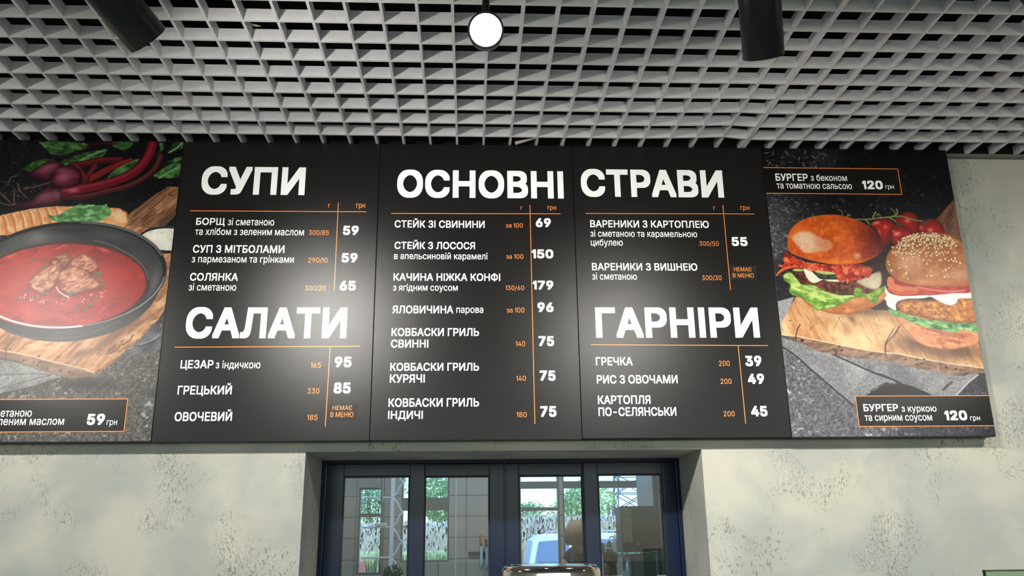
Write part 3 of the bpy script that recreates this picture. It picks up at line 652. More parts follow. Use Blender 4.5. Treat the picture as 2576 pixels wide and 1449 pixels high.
A.poly([(1.1335,2.3943),(1.1520,2.4065),(1.1773,2.4158),(1.2644,2.4107),(1.3460,2.4190),(1.4163,2.4191),(1.4158,2.3364),(1.3707,2.3292),(1.3228,2.3284),(1.2883,2.3363),(1.2529,2.3383),(1.2147,2.3483),(1.1841,2.3554),(1.1537,2.3642),(1.1382,2.3802)], (184, 116, 48), wob=.003, var=[((138, 78, 28), .010, 75, 0, 1, .45, .62), ((214, 152, 78), .012, 76, 0, 1, .52, .7)], rim=((124, 66, 26), .014))
A.poly([(1.1033,2.4612),(1.1098,2.4449),(1.1261,2.4335),(1.1631,2.4271),(1.2118,2.4321),(1.2361,2.4338),(1.2594,2.4290),(1.3087,2.4364),(1.3496,2.4406),(1.4142,2.4415),(1.4143,2.4191),(1.3656,2.4162),(1.3549,2.4007),(1.3294,2.3918),(1.3028,2.4007),(1.2808,2.4128),(1.2624,2.4229),(1.2417,2.4188),(1.2214,2.4167),(1.1773,2.4158),(1.1440,2.4064),(1.1320,2.3923),(1.1305,2.3742),(1.1124,2.3802),(1.1002,2.3923),(1.0985,2.4084),(1.0929,2.4164),(1.1014,2.4286),(1.0998,2.4449)], (228, 226, 222), rim=((196, 190, 182), .005))
A.poly([(1.1107,2.4734),(1.1194,2.4981),(1.1352,2.4961),(1.1635,2.4838),(1.2170,2.4656),(1.2806,2.4616),(1.3535,2.4639),(1.4138,2.4743),(1.4120,2.4407),(1.3490,2.4373),(1.3080,2.4323),(1.2273,2.4289),(1.1950,2.4268),(1.1553,2.4287),(1.1264,2.4360),(1.1132,2.4551)], (186, 62, 46), var=((150, 36, 34), .03, 77))
A.poly([(1.1120,2.4714),(1.1211,2.4960),(1.1366,2.4920),(1.1433,2.4694),(1.1805,2.4634),(1.2157,2.4574),(1.2261,2.4472),(1.1899,2.4459),(1.1494,2.4429),(1.1223,2.4490)], (206, 116, 76)); A.line([(1.1146,2.4510),(1.1410,2.4401),(1.1805,2.4369),(1.2132,2.4411)], .012, (206, 92, 50), .9); A.blob([(1.1651,2.4675)][0], .018, .005, (176, 34, 28), .9, -.2)
A.line([(1.2163,2.4615),(1.2706,2.4494),(1.3340,2.4434),(1.3910,2.4476)], .006, (222, 140, 126), .7)
b2 = A.poly([(1.1185,2.5559),(1.1175,2.5269),(1.1321,2.5022),(1.1629,2.4797),(1.2171,2.4664),(1.2807,2.4620),(1.3534,2.4635),(1.4160,2.4751),(1.4313,2.5866),(1.4072,2.6371),(1.3776,2.6565),(1.3381,2.6660),(1.2850,2.6674),(1.2387,2.6599),(1.2128,2.6508),(1.1899,2.6342),(1.1629,2.6168),(1.1469,2.6041),(1.1294,2.5810)], (178, 114, 68), var=[((156, 92, 50), .04, 78), ((200, 140, 96), .02, 79, 0, 1, .5, .75)], rim=((150, 88, 46), .016))
A.blob([(1.2116,2.5355)][0], .05, .05, (206, 158, 126), .5, .2, 1, b2); A.blob([(1.3810,2.5072)][0], .05, .025, (214, 172, 146), .6, .2, 1, b2); A.blob([(1.3019,2.6450)][0], .10, .04, (136, 78, 42), .75, 0, 1, b2); A.blob([(1.1385,2.5602)][0], .02, .05, (150, 84, 40), .6, 0, 1, b2); A.blob([(1.1992,2.5604)][0], .035, .02, (214, 172, 140), .5, .5, 1, b2); A.blob([(1.2507,2.4759)][0], .1, .012, (206, 140, 76), .5, 0, 1, b2)
r = random.Random(12); sp = []
while len(sp) < 300:
    x, y = r.uniform(330, 1040), r.uniform(312, 520)
    if ((x - 730) / 380) ** 2 + ((y - 480) / 165) ** 2 < 1 and r.random() < (1.15 if y < 385 else .6 if y < 440 else .22): sp.append((x, y))
SU0, SV0 = [(1.0368,2.7976)][0]; SU1, SV1 = [(1.3795,2.3806)][0]
sp = [(SU0 + (SU1 - SU0) * x / 1000 - .0, SV0 + (SV1 - SV0) * y / 1000) for x, y in sp]
A.seeds(sp, (226, 206, 168), (110, 66, 36))
A.seeds([(1.1519,2.6104),(1.1508,2.5894),(1.1593,2.5861),(1.1714,2.5916),(1.1810,2.5875),(1.1839,2.5666),(1.1989,2.5855),(1.1995,2.5625),(1.2169,2.5835),(1.2234,2.5730),(1.2467,2.5794),(1.2544,2.5899),(1.2712,2.5754),(1.2903,2.5775),(1.2580,2.5607),(1.2693,2.5474),(1.3118,2.5923),(1.3118,2.5797),(1.3230,2.5861),(1.3210,2.5610),(1.3400,2.5652),(1.3511,2.5590),(1.3624,2.5653),(1.3692,2.5578),(1.3770,2.5675),(1.3791,2.5562),(1.3925,2.5508),(1.3485,2.5311),(1.3353,2.5244),(1.2790,2.5019),(1.2627,2.5006),(1.3268,2.4979),(1.1906,2.4901),(1.1884,2.5106),(1.1922,2.5355),(1.1656,2.5304),(1.1348,2.5208),(1.1300,2.5435),(1.1275,2.5539)], (228, 210, 176), (120, 74, 42), .0085, 3)

finish(A, 201)

# --- the printed borscht photograph
A = soup_print = Art(-2.168, -1.4025, 1.9335, 2.9970, .0016)
stone(A, [([(-1.4920,2.1375)][0], .20, .75), ([(-1.8120,2.0533)][0], .35, .85), ([(-1.4172,1.9674)][0], .3, .8), ([(-1.8222,1.9422)][0], .3, .9), ([(-1.9842,2.9321)][0], .2, .12)], 13, (20, 21, 24), (74, 72, 71))
flecks(A, (-1.9, -1.5, 2.03, 2.16), 120, 15, (140, 136, 128), .010); flecks(A, (-1.75, -1.41, 2.62, 2.72), 40, 16, (76, 80, 84), .01)
G1 = (54, 88, 48); G2 = (34, 58, 36); G3 = (84, 122, 66)
def leaf(pts, c=G1, sm=False, wob=.006): A.poly(pts, c, smooth=sm, wob=wob, var=[(G2, .03, 81, .6, 2, .42, .65), (G3, .025, 82, -.4, 2, .55, .75)])
leaf([(-1.9146,2.9938),(-1.8249,2.9934),(-1.7342,2.9860),(-1.7433,2.9688),(-1.7867,2.9541),(-1.8151,2.9410),(-1.8607,2.9433),(-1.8842,2.9671)]); leaf([(-1.8265,2.9141),(-1.7844,2.9371),(-1.7265,2.9562),(-1.6671,2.9668),(-1.6683,2.9555),(-1.6824,2.9270),(-1.7319,2.9208),(-1.7606,2.9092),(-1.8045,2.9003)]); leaf([(-1.9520,2.8848),(-1.9122,2.9188),(-1.8706,2.9249),(-1.8398,2.9196),(-1.8744,2.8996),(-1.9253,2.8726)], (50, 76, 40))
leaf([(-1.6555,2.9955),(-1.5765,2.9950),(-1.5868,2.9735),(-1.6133,2.9618),(-1.6483,2.9785)]); leaf([(-1.4984,2.8643),(-1.4519,2.9013),(-1.4277,2.9128),(-1.3960,2.9131),(-1.3967,2.8569),(-1.4472,2.8564),(-1.4771,2.8533)], (58, 104, 56)); leaf([(-1.4508,2.9523),(-1.4359,2.9924),(-1.4158,2.9970),(-1.3954,2.9972),(-1.3968,2.9729),(-1.4328,2.9624)], (66, 104, 54)); leaf([(-1.4536,2.9182),(-1.4297,2.9326),(-1.3953,2.9444),(-1.3961,2.9273),(-1.4229,2.9157)], (54, 78, 54))
leaf([(-1.4898,2.9947),(-1.4716,2.9920),(-1.4734,2.9605),(-1.4913,2.9376),(-1.4944,2.9432),(-1.4819,2.9690)], (84, 110, 70))
for q, c in (([(-1.9022,2.9868),(-1.8649,2.9730),(-1.8235,2.9650)], (86, 124, 84)), ([(-1.8153,2.9058),(-1.7844,2.9371),(-1.7293,2.9775)], (58, 30, 34)), ([(-1.7613,2.9148),(-1.7219,2.9407),(-1.6765,2.9610)], (110, 150, 96)), ([(-1.4724,2.8562),(-1.4372,2.8817),(-1.4063,2.9017)], (110, 156, 100)), ([(-1.4499,2.9551),(-1.4284,2.9696),(-1.4100,2.9899)], (120, 160, 100)), ([(-1.7351,2.9831),(-1.6902,2.9894),(-1.6341,2.9872)], (70, 26, 32))): A.line(q, .007, c, .8)
RD = (92, 22, 32)
def stem(pts, wd, c=RD, hi=(120, 42, 46)):
    A.line(pts, wd * 1.2, (44, 14, 18)); A.line(pts, wd, c); A.line([(x, y + wd * .22) for x, y in pts], wd * .35, hi, .6)
stem([(-1.7954,2.7813),(-1.7261,2.7819),(-1.6662,2.7989),(-1.5697,2.8274),(-1.5003,2.8811),(-1.4763,2.9406)], .018, (70, 28, 34), (104, 56, 60)); stem([(-1.7795,2.9006),(-1.7305,2.9096),(-1.6816,2.9213),(-1.6165,2.9249)], .022, (74, 24, 30)); stem([(-1.7103,2.8511),(-1.6756,2.8737),(-1.6382,2.8965),(-1.5805,2.9196)], .024, (104, 34, 36)); stem([(-1.7297,2.8370),(-1.7157,2.8733),(-1.7014,2.8986)], .016, (86, 30, 36)); stem([(-1.7666,2.8979),(-1.7482,2.8730),(-1.7281,2.8537)], .020, (92, 32, 36))
leaf([(-1.6701,2.8403),(-1.6492,2.8628),(-1.6297,2.8882),(-1.6040,2.9053),(-1.5491,2.9327),(-1.5479,2.9115),(-1.5656,2.9001),(-1.5849,2.8718),(-1.6109,2.8576),(-1.6328,2.8518),(-1.6514,2.8405)], (70, 122, 66))
stem([(-1.7952,2.7978),(-1.7666,2.8063),(-1.6939,2.8207),(-1.6217,2.8436),(-1.5746,2.8691),(-1.5406,2.9031),(-1.5179,2.9487),(-1.5102,2.9944)], .032, (98, 24, 36), (140, 48, 62))
A.blob([(-1.7640,2.8049)][0], .02, .008, (214, 120, 140), .7, .1)
def beet(pts, c, hl):
    k = A.poly(pts, c, var=((c[0] * .72, c[1] * .7, c[2] * .72), .03, 85, .3, 2), rim=((36, 12, 20), .022))
    for p, rx, ry, al in hl: A.blob(p, rx, ry, (158, 96, 116), al, .3, 1, k)
beet([(-1.9290,2.8642),(-1.9093,2.8825),(-1.8804,2.9065),(-1.8473,2.9201),(-1.8180,2.9072),(-1.8171,2.8834),(-1.8389,2.8609),(-1.8515,2.8441),(-1.8841,2.8460),(-1.9147,2.8518)], (96, 44, 58), [([(-1.8657,2.8913)][0], .03, .014, .7)])
beet([(-1.8482,2.8386),(-1.8384,2.8748),(-1.8162,2.8946),(-1.7797,2.9020),(-1.7493,2.8813),(-1.7390,2.8508),(-1.7543,2.8257),(-1.7779,2.8158),(-1.8075,2.8142),(-1.8334,2.8222)], (104, 38, 56), [([(-1.8033,2.8557)][0], .028, .022, .75), ([(-1.8196,2.8834)][0], .02, .01, .5)])
beet([(-1.9903,2.7497),(-1.9571,2.7568),(-1.9260,2.7624),(-1.9000,2.7695),(-1.8880,2.7887),(-1.8709,2.8067),(-1.8476,2.8171),(-1.8172,2.8127),(-1.7989,2.7922),(-1.7977,2.7621),(-1.8182,2.7497),(-1.8566,2.7426),(-1.9004,2.7396),(-1.9543,2.7391)], (92, 52, 62), [([(-1.8523,2.7808)][0], .04, .02, .55), ([(-1.8164,2.7893)][0], .015, .02, .4)])
for q in ([(-2.0124,2.7958),(-1.9951,2.7796),(-1.9695,2.7580)], [(-1.9586,2.8307),(-1.9472,2.8046),(-1.9184,2.7775)], [(-1.9629,2.8100),(-1.9644,2.7881),(-1.9560,2.7500)], [(-1.9893,2.8373),(-1.9820,2.8540),(-1.9631,2.8597)], [(-2.0063,2.7577),(-1.9805,2.7498),(-1.9515,2.7527)]): A.line(q, .004, (104, 90, 86), .8)
A.line([(-1.9332,2.8103),(-1.9022,2.8174),(-1.8784,2.8245),(-1.8478,2.8359)], .006, (100, 74, 66), .8)
r = random.Random(21)
for _ in range(26): A.blob((r.uniform(-2.02, -1.9), r.uniform(2.78, 2.84)), .004, .002, (124, 112, 104), .6, r.uniform(0, 3), 2)
# wooden board with its handle
hb = A.poly([(-1.5708,2.7095),(-1.5125,2.7645),(-1.4783,2.7950),(-1.4387,2.8236),(-1.3957,2.8218),(-1.3994,2.7462),(-1.4547,2.6913),(-1.4560,2.6697),(-1.5758,2.6690)], (134, 96, 72), smooth=False, var=[((98, 66, 50), .05, 91, .75, 6, .4, .65), ((158, 118, 90), .04, 92, .75, 4, .5, .75)])
for q, wd in (([(-1.5147,2.6963),(-1.4848,2.7401),(-1.4446,2.7843)], .004), ([(-1.5463,2.7124),(-1.5106,2.7480),(-1.4564,2.8007)], .004), ([(-1.4335,2.7982),(-1.4276,2.7899),(-1.4151,2.7900)], .004)): A.line(q, wd, (66, 42, 32), .8)
A.poly([(-1.4545,2.6900),(-1.3994,2.7462),(-1.3978,2.7189),(-1.4375,2.6699),(-1.4548,2.6697)], (86, 64, 50), smooth=False)
wf = A.poly([(-2.0078,2.2458),(-1.9227,2.2340),(-1.8362,2.2135),(-1.7498,2.1931),(-1.6636,2.1726),(-1.6088,2.1580),(-1.5844,2.1638),(-1.5861,2.1551),(-1.6008,2.1393),(-1.6315,2.1408),(-1.6537,2.1409),(-1.6726,2.1366),(-1.6981,2.1410),(-1.7562,2.1598),(-1.8081,2.1744),(-1.8613,2.1962),(-1.9014,2.2049),(-2.0034,2.2196)], (142, 114, 96), smooth=False, wob=.003, var=((112, 88, 72), .03, 93, 0, 3))
bt = A.poly([(-2.0398,2.4029),(-2.0138,2.2487),(-1.9228,2.2346),(-1.8369,2.2179),(-1.7502,2.1960),(-1.6639,2.1755),(-1.6087,2.1575),(-1.5845,2.1643),(-1.5639,2.1782),(-1.5419,2.2043),(-1.4990,2.2453),(-1.4588,2.2897),(-1.4214,2.3375),(-1.4049,2.3707)] + [(-1.3965,2.5074),(-1.3949,2.5602),(-1.4265,2.6596),(-1.6066,2.6817),(-1.9780,2.5801)], (178, 132, 98), smooth=False, wob=.003, var=[((128, 90, 64), .05, 94, .85, 5, .42, .68), ((204, 160, 122), .05, 95, .3, 2, .5, .75)])
A.line([(-1.9226,2.2334),(-1.8367,2.2170),(-1.7501,2.1951),(-1.6638,2.1746),(-1.6087,2.1575)], .005, (218, 184, 148), .7)
for q, wd in (([(-1.8823,2.2779),(-1.8977,2.2515),(-1.9028,2.2311),(-1.8991,2.2078)], .003), ([(-1.4978,2.2837),(-1.5070,2.2660),(-1.5279,2.2512)], .005), ([(-1.7408,2.1786),(-1.7379,2.1584)], .002), ([(-1.5427,2.2336),(-1.5335,2.2277)], .003)): A.line(q, wd, (82, 56, 42), .8)
for p in [(-1.8088,2.1937),(-1.7860,2.1931),(-1.7941,2.1821),(-1.8423,2.1990),(-1.7211,2.1670),(-1.7162,2.1612),(-1.6894,2.1582),(-1.6763,2.1539),(-1.7606,2.1714),(-1.5957,2.1652),(-1.6003,2.2337),(-1.7943,2.2120),(-1.8896,2.2354)]: A.blob(p, .004, .003, (66, 48, 40), .8, .3, 2)
A.blob([(-1.6558,2.2191)][0], .05, .012, (122, 92, 70), .8, .5, 1, bt); A.blob([(-1.5776,2.2660)][0], .07, .018, (110, 78, 58), .75, .7, 1, bt); A.blob([(-1.5133,2.3195)][0], .06, .02, (104, 74, 56), .7, .7, 1, bt)
grain(A, bt, .85, 420, 71, (110, 74, 52), (214, 172, 134)); grain(A, bt, .85, 80, 72, (78, 52, 38), (226, 190, 150), .012); grain(A, hb, .75, 160, 73, (84, 56, 42), (170, 130, 100))
# napkins
k = A.poly([(-2.0089,2.2196),(-1.9176,2.2020),(-1.8664,2.1933),(-1.8022,2.1715),(-1.7558,2.1570),(-1.7092,2.1410),(-1.7357,2.1325),(-1.7935,2.1127),(-1.8463,2.0986),(-1.8991,2.0861),(-1.9839,2.0709)], (136, 136, 136), smooth=False, var=((108, 108, 108), .06, 96)); weave(A, k, -1.2, 26)
for q in ([(-1.9093,2.1502),(-1.8546,2.1529),(-1.7941,2.1542),(-1.7466,2.1512)], [(-1.9020,2.1045),(-1.8498,2.1214),(-1.7917,2.1384),(-1.7464,2.1497)]): A.line(q, .004, (92, 92, 90), .8)
A.line([(-1.8993,2.0875),(-1.8464,2.0992),(-1.7935,2.1127),(-1.7357,2.1325),(-1.7091,2.1405)], .005, (60, 60, 58), .6)
k = A.poly([(-1.5352,2.1956),(-1.4985,2.2409),(-1.4685,2.2748),(-1.4370,2.3240),(-1.4286,2.3255),(-1.4099,2.3105),(-1.4010,2.3076),(-1.4013,2.2837),(-1.4143,2.2718),(-1.4010,2.2541),(-1.4006,2.2364),(-1.4460,2.2261),(-1.4735,2.2203),(-1.5003,2.2086)], (98, 97, 102), smooth=False, var=((72, 72, 76), .04, 97)); weave(A, k, .6, 24)
A.line([(-1.5092,2.2365),(-1.4633,2.2541),(-1.4285,2.2719),(-1.4129,2.2852)], .004, (150, 150, 154), .7); A.line([(-1.4877,2.2453),(-1.4435,2.2541),(-1.4116,2.2733)], .005, (52, 52, 54), .7)
A.blob([(-1.6427,2.1208)][0], .10, .02, (38, 37, 35), .8)
# toast with green butter
ts = A.poly([(-2.0676,2.6845),(-1.9986,2.7096),(-1.9517,2.7224),(-1.9282,2.7285),(-1.9044,2.7336),(-1.8660,2.7398),(-1.8322,2.7442),(-1.7930,2.7458),(-1.7585,2.7466),(-1.7089,2.7451),(-1.6342,2.7422),(-1.5966,2.7392),(-1.5857,2.7311),(-1.5700,2.7244),(-1.5670,2.7095),(-1.5627,2.6933),(-1.5672,2.6798),(-1.5758,2.6690),(-1.6486,2.6604),(-2.0587,2.6313)], (216, 172, 130), smooth=False, wob=.004, var=((196, 138, 90), .02, 98))
TU0, TV0 = [(-1.9985,2.7091)][0]; TU1, TV1 = [(-1.8316,2.7401)][0]
for i in range(-3, 7):
    x = TU0 + (TU1 - TU0) * (i * 120 + 40) / 700
    y = TV0 + (TV1 - TV0) * (i * 120 + 40) / 700
    A.line([(x - .002, y), (x + .010, y - .022), (x + .020, y - .055), (x + .03, y - .08)], .008, (182, 112, 64), .75); A.line([(x + .006, y), (x + .018, y - .022), (x + .028, y - .05)], .006, (236, 204, 168), .5)
A.blob([(-1.5955,2.7093)][0], .016, .02, (222, 188, 156), .8, 0, 1, ts); A.line([(-1.5857,2.7311),(-1.5708,2.7203),(-1.5639,2.6933)], .005, (160, 92, 50), .8)
sp = A.poly([(-1.8435,2.7116),(-1.8377,2.7143),(-1.8224,2.7104),(-1.7983,2.7132),(-1.7850,2.7242),(-1.7672,2.7379),(-1.7489,2.7489),(-1.7313,2.7558),(-1.7216,2.7477),(-1.7050,2.7533),(-1.6852,2.7535),(-1.6597,2.7482),(-1.6420,2.7552),(-1.6399,2.7484),(-1.6262,2.7376),(-1.6234,2.7254),(-1.6255,2.7118),(-1.6527,2.6927),(-1.6889,2.6870),(-1.7502,2.6853),(-1.7994,2.6863),(-1.8254,2.6969)], (98, 148, 94), smooth=False, wob=.004, var=[((66, 112, 66), .016, 99, .2, 2, .42, .62), ((134, 178, 126), .018, 100, -.1, 2, .55, .7)])
A.line([(-1.7731,2.7270),(-1.7365,2.7300),(-1.7083,2.7410),(-1.6762,2.7413)], .003, (58, 98, 58), .6); A.line([(-1.7406,2.7056),(-1.6921,2.7113),(-1.6445,2.7252)], .003, (58, 98, 58), .5); A.blob([(-1.7021,2.7126)][0], .008, .003, (180, 206, 166), .7)
# small black bowl of sour cream
A.poly([(-1.3177,2.6215),(-1.3192,2.6104),(-1.3257,2.6000),(-1.3368,2.5908),(-1.3521,2.5832),(-1.3706,2.5776),(-1.3916,2.5743),(-1.4139,2.5734),(-1.4365,2.5751),(-1.4582,2.5791),(-1.4779,2.5853),(-1.4947,2.5934),(-1.5078,2.6030),(-1.5164,2.6136),(-1.5202,2.6247),(-1.5190,2.6358),(-1.5127,2.6462),(-1.5017,2.6555),(-1.4865,2.6632),(-1.4679,2.6689),(-1.4469,2.6723),(-1.4244,2.6732),(-1.4016,2.6716),(-1.3797,2.6676),(-1.3598,2.6613),(-1.3429,2.6531),(-1.3298,2.6433),(-1.3213,2.6326)], (18, 18, 19)); A.poly([(-1.3254,2.6235),(-1.3268,2.6145),(-1.3329,2.6060),(-1.3432,2.5985),(-1.3574,2.5923),(-1.3745,2.5878),(-1.3938,2.5851),(-1.4144,2.5845),(-1.4351,2.5858),(-1.4550,2.5891),(-1.4731,2.5942),(-1.4885,2.6009),(-1.5004,2.6087),(-1.5082,2.6174),(-1.5116,2.6265),(-1.5103,2.6355),(-1.5044,2.6440),(-1.4942,2.6516),(-1.4801,2.6578),(-1.4630,2.6624),(-1.4436,2.6652),(-1.4229,2.6659),(-1.4020,2.6645),(-1.3819,2.6612),(-1.3637,2.6560),(-1.3482,2.6493),(-1.3363,2.6414),(-1.3286,2.6326)], (214, 212, 204), var=((196, 194, 186), .06, 101)); A.blob([(-1.4413,2.6480)][0], .006, .002, (150, 148, 140), .7); A.line([(-1.4976,2.6592),(-1.4702,2.6690),(-1.4279,2.6728),(-1.3953,2.6676)], .004, (66, 66, 68), .9)
# the big black bowl
A.poly([(-1.4272,2.4831),(-1.4276,2.4503),(-1.4356,2.4180),(-1.4511,2.3872),(-1.4735,2.3585),(-1.5023,2.3325),(-1.5366,2.3100),(-1.5757,2.2913),(-1.6186,2.2770),(-1.6642,2.2672),(-1.7115,2.2623),(-1.7593,2.2623),(-1.8067,2.2671),(-1.8524,2.2767),(-1.8954,2.2909),(-1.9347,2.3094),(-1.9694,2.3316),(-1.9987,2.3572),(-2.0218,2.3855),(-2.0382,2.4159),(-2.0473,2.4477),(-2.0490,2.4802),(-2.0430,2.5125),(-2.0296,2.5438),(-2.0088,2.5734),(-1.9812,2.6005),(-1.9474,2.6244),(-1.9082,2.6445),(-1.8646,2.6602),(-1.8177,2.6710),(-1.7686,2.6767),(-1.7187,2.6771),(-1.6693,2.6722),(-1.6216,2.6621),(-1.5770,2.6470),(-1.5365,2.6274),(-1.5012,2.6038),(-1.4720,2.5768),(-1.4496,2.5472),(-1.4346,2.5156)], (46, 48, 48), var=((60, 62, 60), .1, 102))
A.line([(-1.9287,2.3140),(-1.8632,2.2837),(-1.7874,2.2730),(-1.7098,2.2747),(-1.6275,2.2944),(-1.5470,2.3340)], .003, (104, 102, 94), .5)
A.poly([(-1.4113,2.5146),(-1.4118,2.4871),(-1.4190,2.4599),(-1.4326,2.4335),(-1.4525,2.4086),(-1.4780,2.3855),(-1.5087,2.3647),(-1.5439,2.3466),(-1.5828,2.3316),(-1.6248,2.3199),(-1.6689,2.3117),(-1.7143,2.3073),(-1.7601,2.3065),(-1.8054,2.3095),(-1.8495,2.3162),(-1.8913,2.3264),(-1.9302,2.3400),(-1.9653,2.3567),(-1.9960,2.3762),(-2.0217,2.3981),(-2.0418,2.4221),(-2.0559,2.4476),(-2.0637,2.4742),(-2.0650,2.5013),(-2.0597,2.5284),(-2.0479,2.5550),(-2.0297,2.5805),(-2.0054,2.6044),(-1.9756,2.6261),(-1.9408,2.6453),(-1.9016,2.6614),(-1.8589,2.6741),(-1.8137,2.6832),(-1.7667,2.6883),(-1.7191,2.6895),(-1.6719,2.6866),(-1.6260,2.6796),(-1.5825,2.6689),(-1.5424,2.6545),(-1.5064,2.6368),(-1.4754,2.6162),(-1.4499,2.5932),(-1.4305,2.5682),(-1.4175,2.5418)], (20, 21, 22))
A.line([(-1.4182,2.5134),(-1.4187,2.4867),(-1.4257,2.4603),(-1.4391,2.4347),(-1.4585,2.4105),(-1.4835,2.3880),(-1.5136,2.3678),(-1.5480,2.3503),(-1.5862,2.3357),(-1.6273,2.3243),(-1.6705,2.3163),(-1.7149,2.3119),(-1.7598,2.3112),(-1.8042,2.3140),(-1.8473,2.3205),(-1.8883,2.3304),(-1.9263,2.3436),(-1.9607,2.3598),(-1.9907,2.3787),(-2.0158,2.4000),(-2.0355,2.4233),(-2.0493,2.4480),(-2.0569,2.4738),(-2.0581,2.5002),(-2.0528,2.5265),(-2.0412,2.5523),(-2.0233,2.5771),(-1.9995,2.6003),(-1.9703,2.6214),(-1.9362,2.6400),(-1.8978,2.6556),(-1.8561,2.6680),(-1.8117,2.6768),(-1.7658,2.6818),(-1.7192,2.6829),(-1.6730,2.6801),(-1.6282,2.6734),(-1.5857,2.6630),(-1.5464,2.6491),(-1.5112,2.6319),(-1.4808,2.6120),(-1.4559,2.5897),(-1.4369,2.5654),(-1.4243,2.5398)][2:22], .005, (140, 142, 142), .9); A.line([(-1.4182,2.5134),(-1.4187,2.4867),(-1.4257,2.4603),(-1.4391,2.4347),(-1.4585,2.4105),(-1.4835,2.3880),(-1.5136,2.3678),(-1.5480,2.3503),(-1.5862,2.3357),(-1.6273,2.3243),(-1.6705,2.3163),(-1.7149,2.3119),(-1.7598,2.3112),(-1.8042,2.3140),(-1.8473,2.3205),(-1.8883,2.3304),(-1.9263,2.3436),(-1.9607,2.3598),(-1.9907,2.3787),(-2.0158,2.4000),(-2.0355,2.4233),(-2.0493,2.4480),(-2.0569,2.4738),(-2.0581,2.5002),(-2.0528,2.5265),(-2.0412,2.5523),(-2.0233,2.5771),(-1.9995,2.6003),(-1.9703,2.6214),(-1.9362,2.6400),(-1.8978,2.6556),(-1.8561,2.6680),(-1.8117,2.6768),(-1.7658,2.6818),(-1.7192,2.6829),(-1.6730,2.6801),(-1.6282,2.6734),(-1.5857,2.6630),(-1.5464,2.6491),(-1.5112,2.6319),(-1.4808,2.6120),(-1.4559,2.5897),(-1.4369,2.5654),(-1.4243,2.5398)][12:18], .006, (206, 210, 208), .8)
iw = A.poly([(-1.4250,2.5116),(-1.4255,2.4855),(-1.4324,2.4598),(-1.4456,2.4348),(-1.4647,2.4111),(-1.4893,2.3892),(-1.5189,2.3695),(-1.5528,2.3523),(-1.5903,2.3380),(-1.6308,2.3269),(-1.6733,2.3191),(-1.7170,2.3148),(-1.7612,2.3140),(-1.8049,2.3168),(-1.8473,2.3231),(-1.8876,2.3328),(-1.9250,2.3456),(-1.9588,2.3614),(-1.9883,2.3799),(-2.0130,2.4007),(-2.0323,2.4233),(-2.0458,2.4475),(-2.0532,2.4727),(-2.0544,2.4984),(-2.0492,2.5241),(-2.0377,2.5492),(-2.0201,2.5734),(-1.9966,2.5960),(-1.9678,2.6166),(-1.9343,2.6348),(-1.8965,2.6500),(-1.8555,2.6621),(-1.8119,2.6707),(-1.7667,2.6756),(-1.7209,2.6767),(-1.6755,2.6740),(-1.6314,2.6675),(-1.5896,2.6574),(-1.5510,2.6438),(-1.5164,2.6271),(-1.4866,2.6077),(-1.4621,2.5859),(-1.4434,2.5623),(-1.4310,2.5374)], (42, 44, 46), var=((54, 56, 58), .1, 103))
A.blob([(-1.8638,2.6301)][0], .05, .03, (120, 122, 124), .75, .2, 1, iw); A.blob([(-1.9283,2.6183)][0], .05, .04, (86, 88, 90), .6, .4, 1, iw); A.blob([(-1.6196,2.6430)][0], .08, .02, (74, 78, 84), .7, -.3, 1, iw); A.blob([(-1.4485,2.4699)][0], .018, .06, (104, 106, 112), .6, -.1, 1, iw); A.blob([(-1.4935,2.5598)][0], .04, .03, (58, 60, 64), .7, -.6, 1, iw); A.blob([(-1.7449,2.6576)][0], .1, .012, (30, 31, 32), .6, 0, 1, iw)
A.line([(-1.4121,2.5161),(-1.4126,2.4888),(-1.4198,2.4618),(-1.4335,2.4356),(-1.4533,2.4108),(-1.4788,2.3879),(-1.5094,2.3672),(-1.5446,2.3493),(-1.5835,2.3344),(-1.6253,2.3227),(-1.6694,2.3146),(-1.7147,2.3101),(-1.7604,2.3094),(-1.8057,2.3123),(-1.8496,2.3189),(-1.8914,2.3291),(-1.9301,2.3425),(-1.9652,2.3591),(-1.9958,2.3785),(-2.0214,2.4002),(-2.0415,2.4240),(-2.0556,2.4493),(-2.0633,2.4757),(-2.0646,2.5026),(-2.0593,2.5295),(-2.0474,2.5559),(-2.0292,2.5812),(-2.0050,2.6050),(-1.9752,2.6265),(-1.9404,2.6456),(-1.9013,2.6616),(-1.8588,2.6742),(-1.8136,2.6832),(-1.7667,2.6883),(-1.7192,2.6895),(-1.6721,2.6866),(-1.6263,2.6798),(-1.5830,2.6691),(-1.5429,2.6548),(-1.5070,2.6373),(-1.4760,2.6169),(-1.4506,2.5941),(-1.4313,2.5693),(-1.4184,2.5431)][33:43], .004, (98, 100, 104), .8)
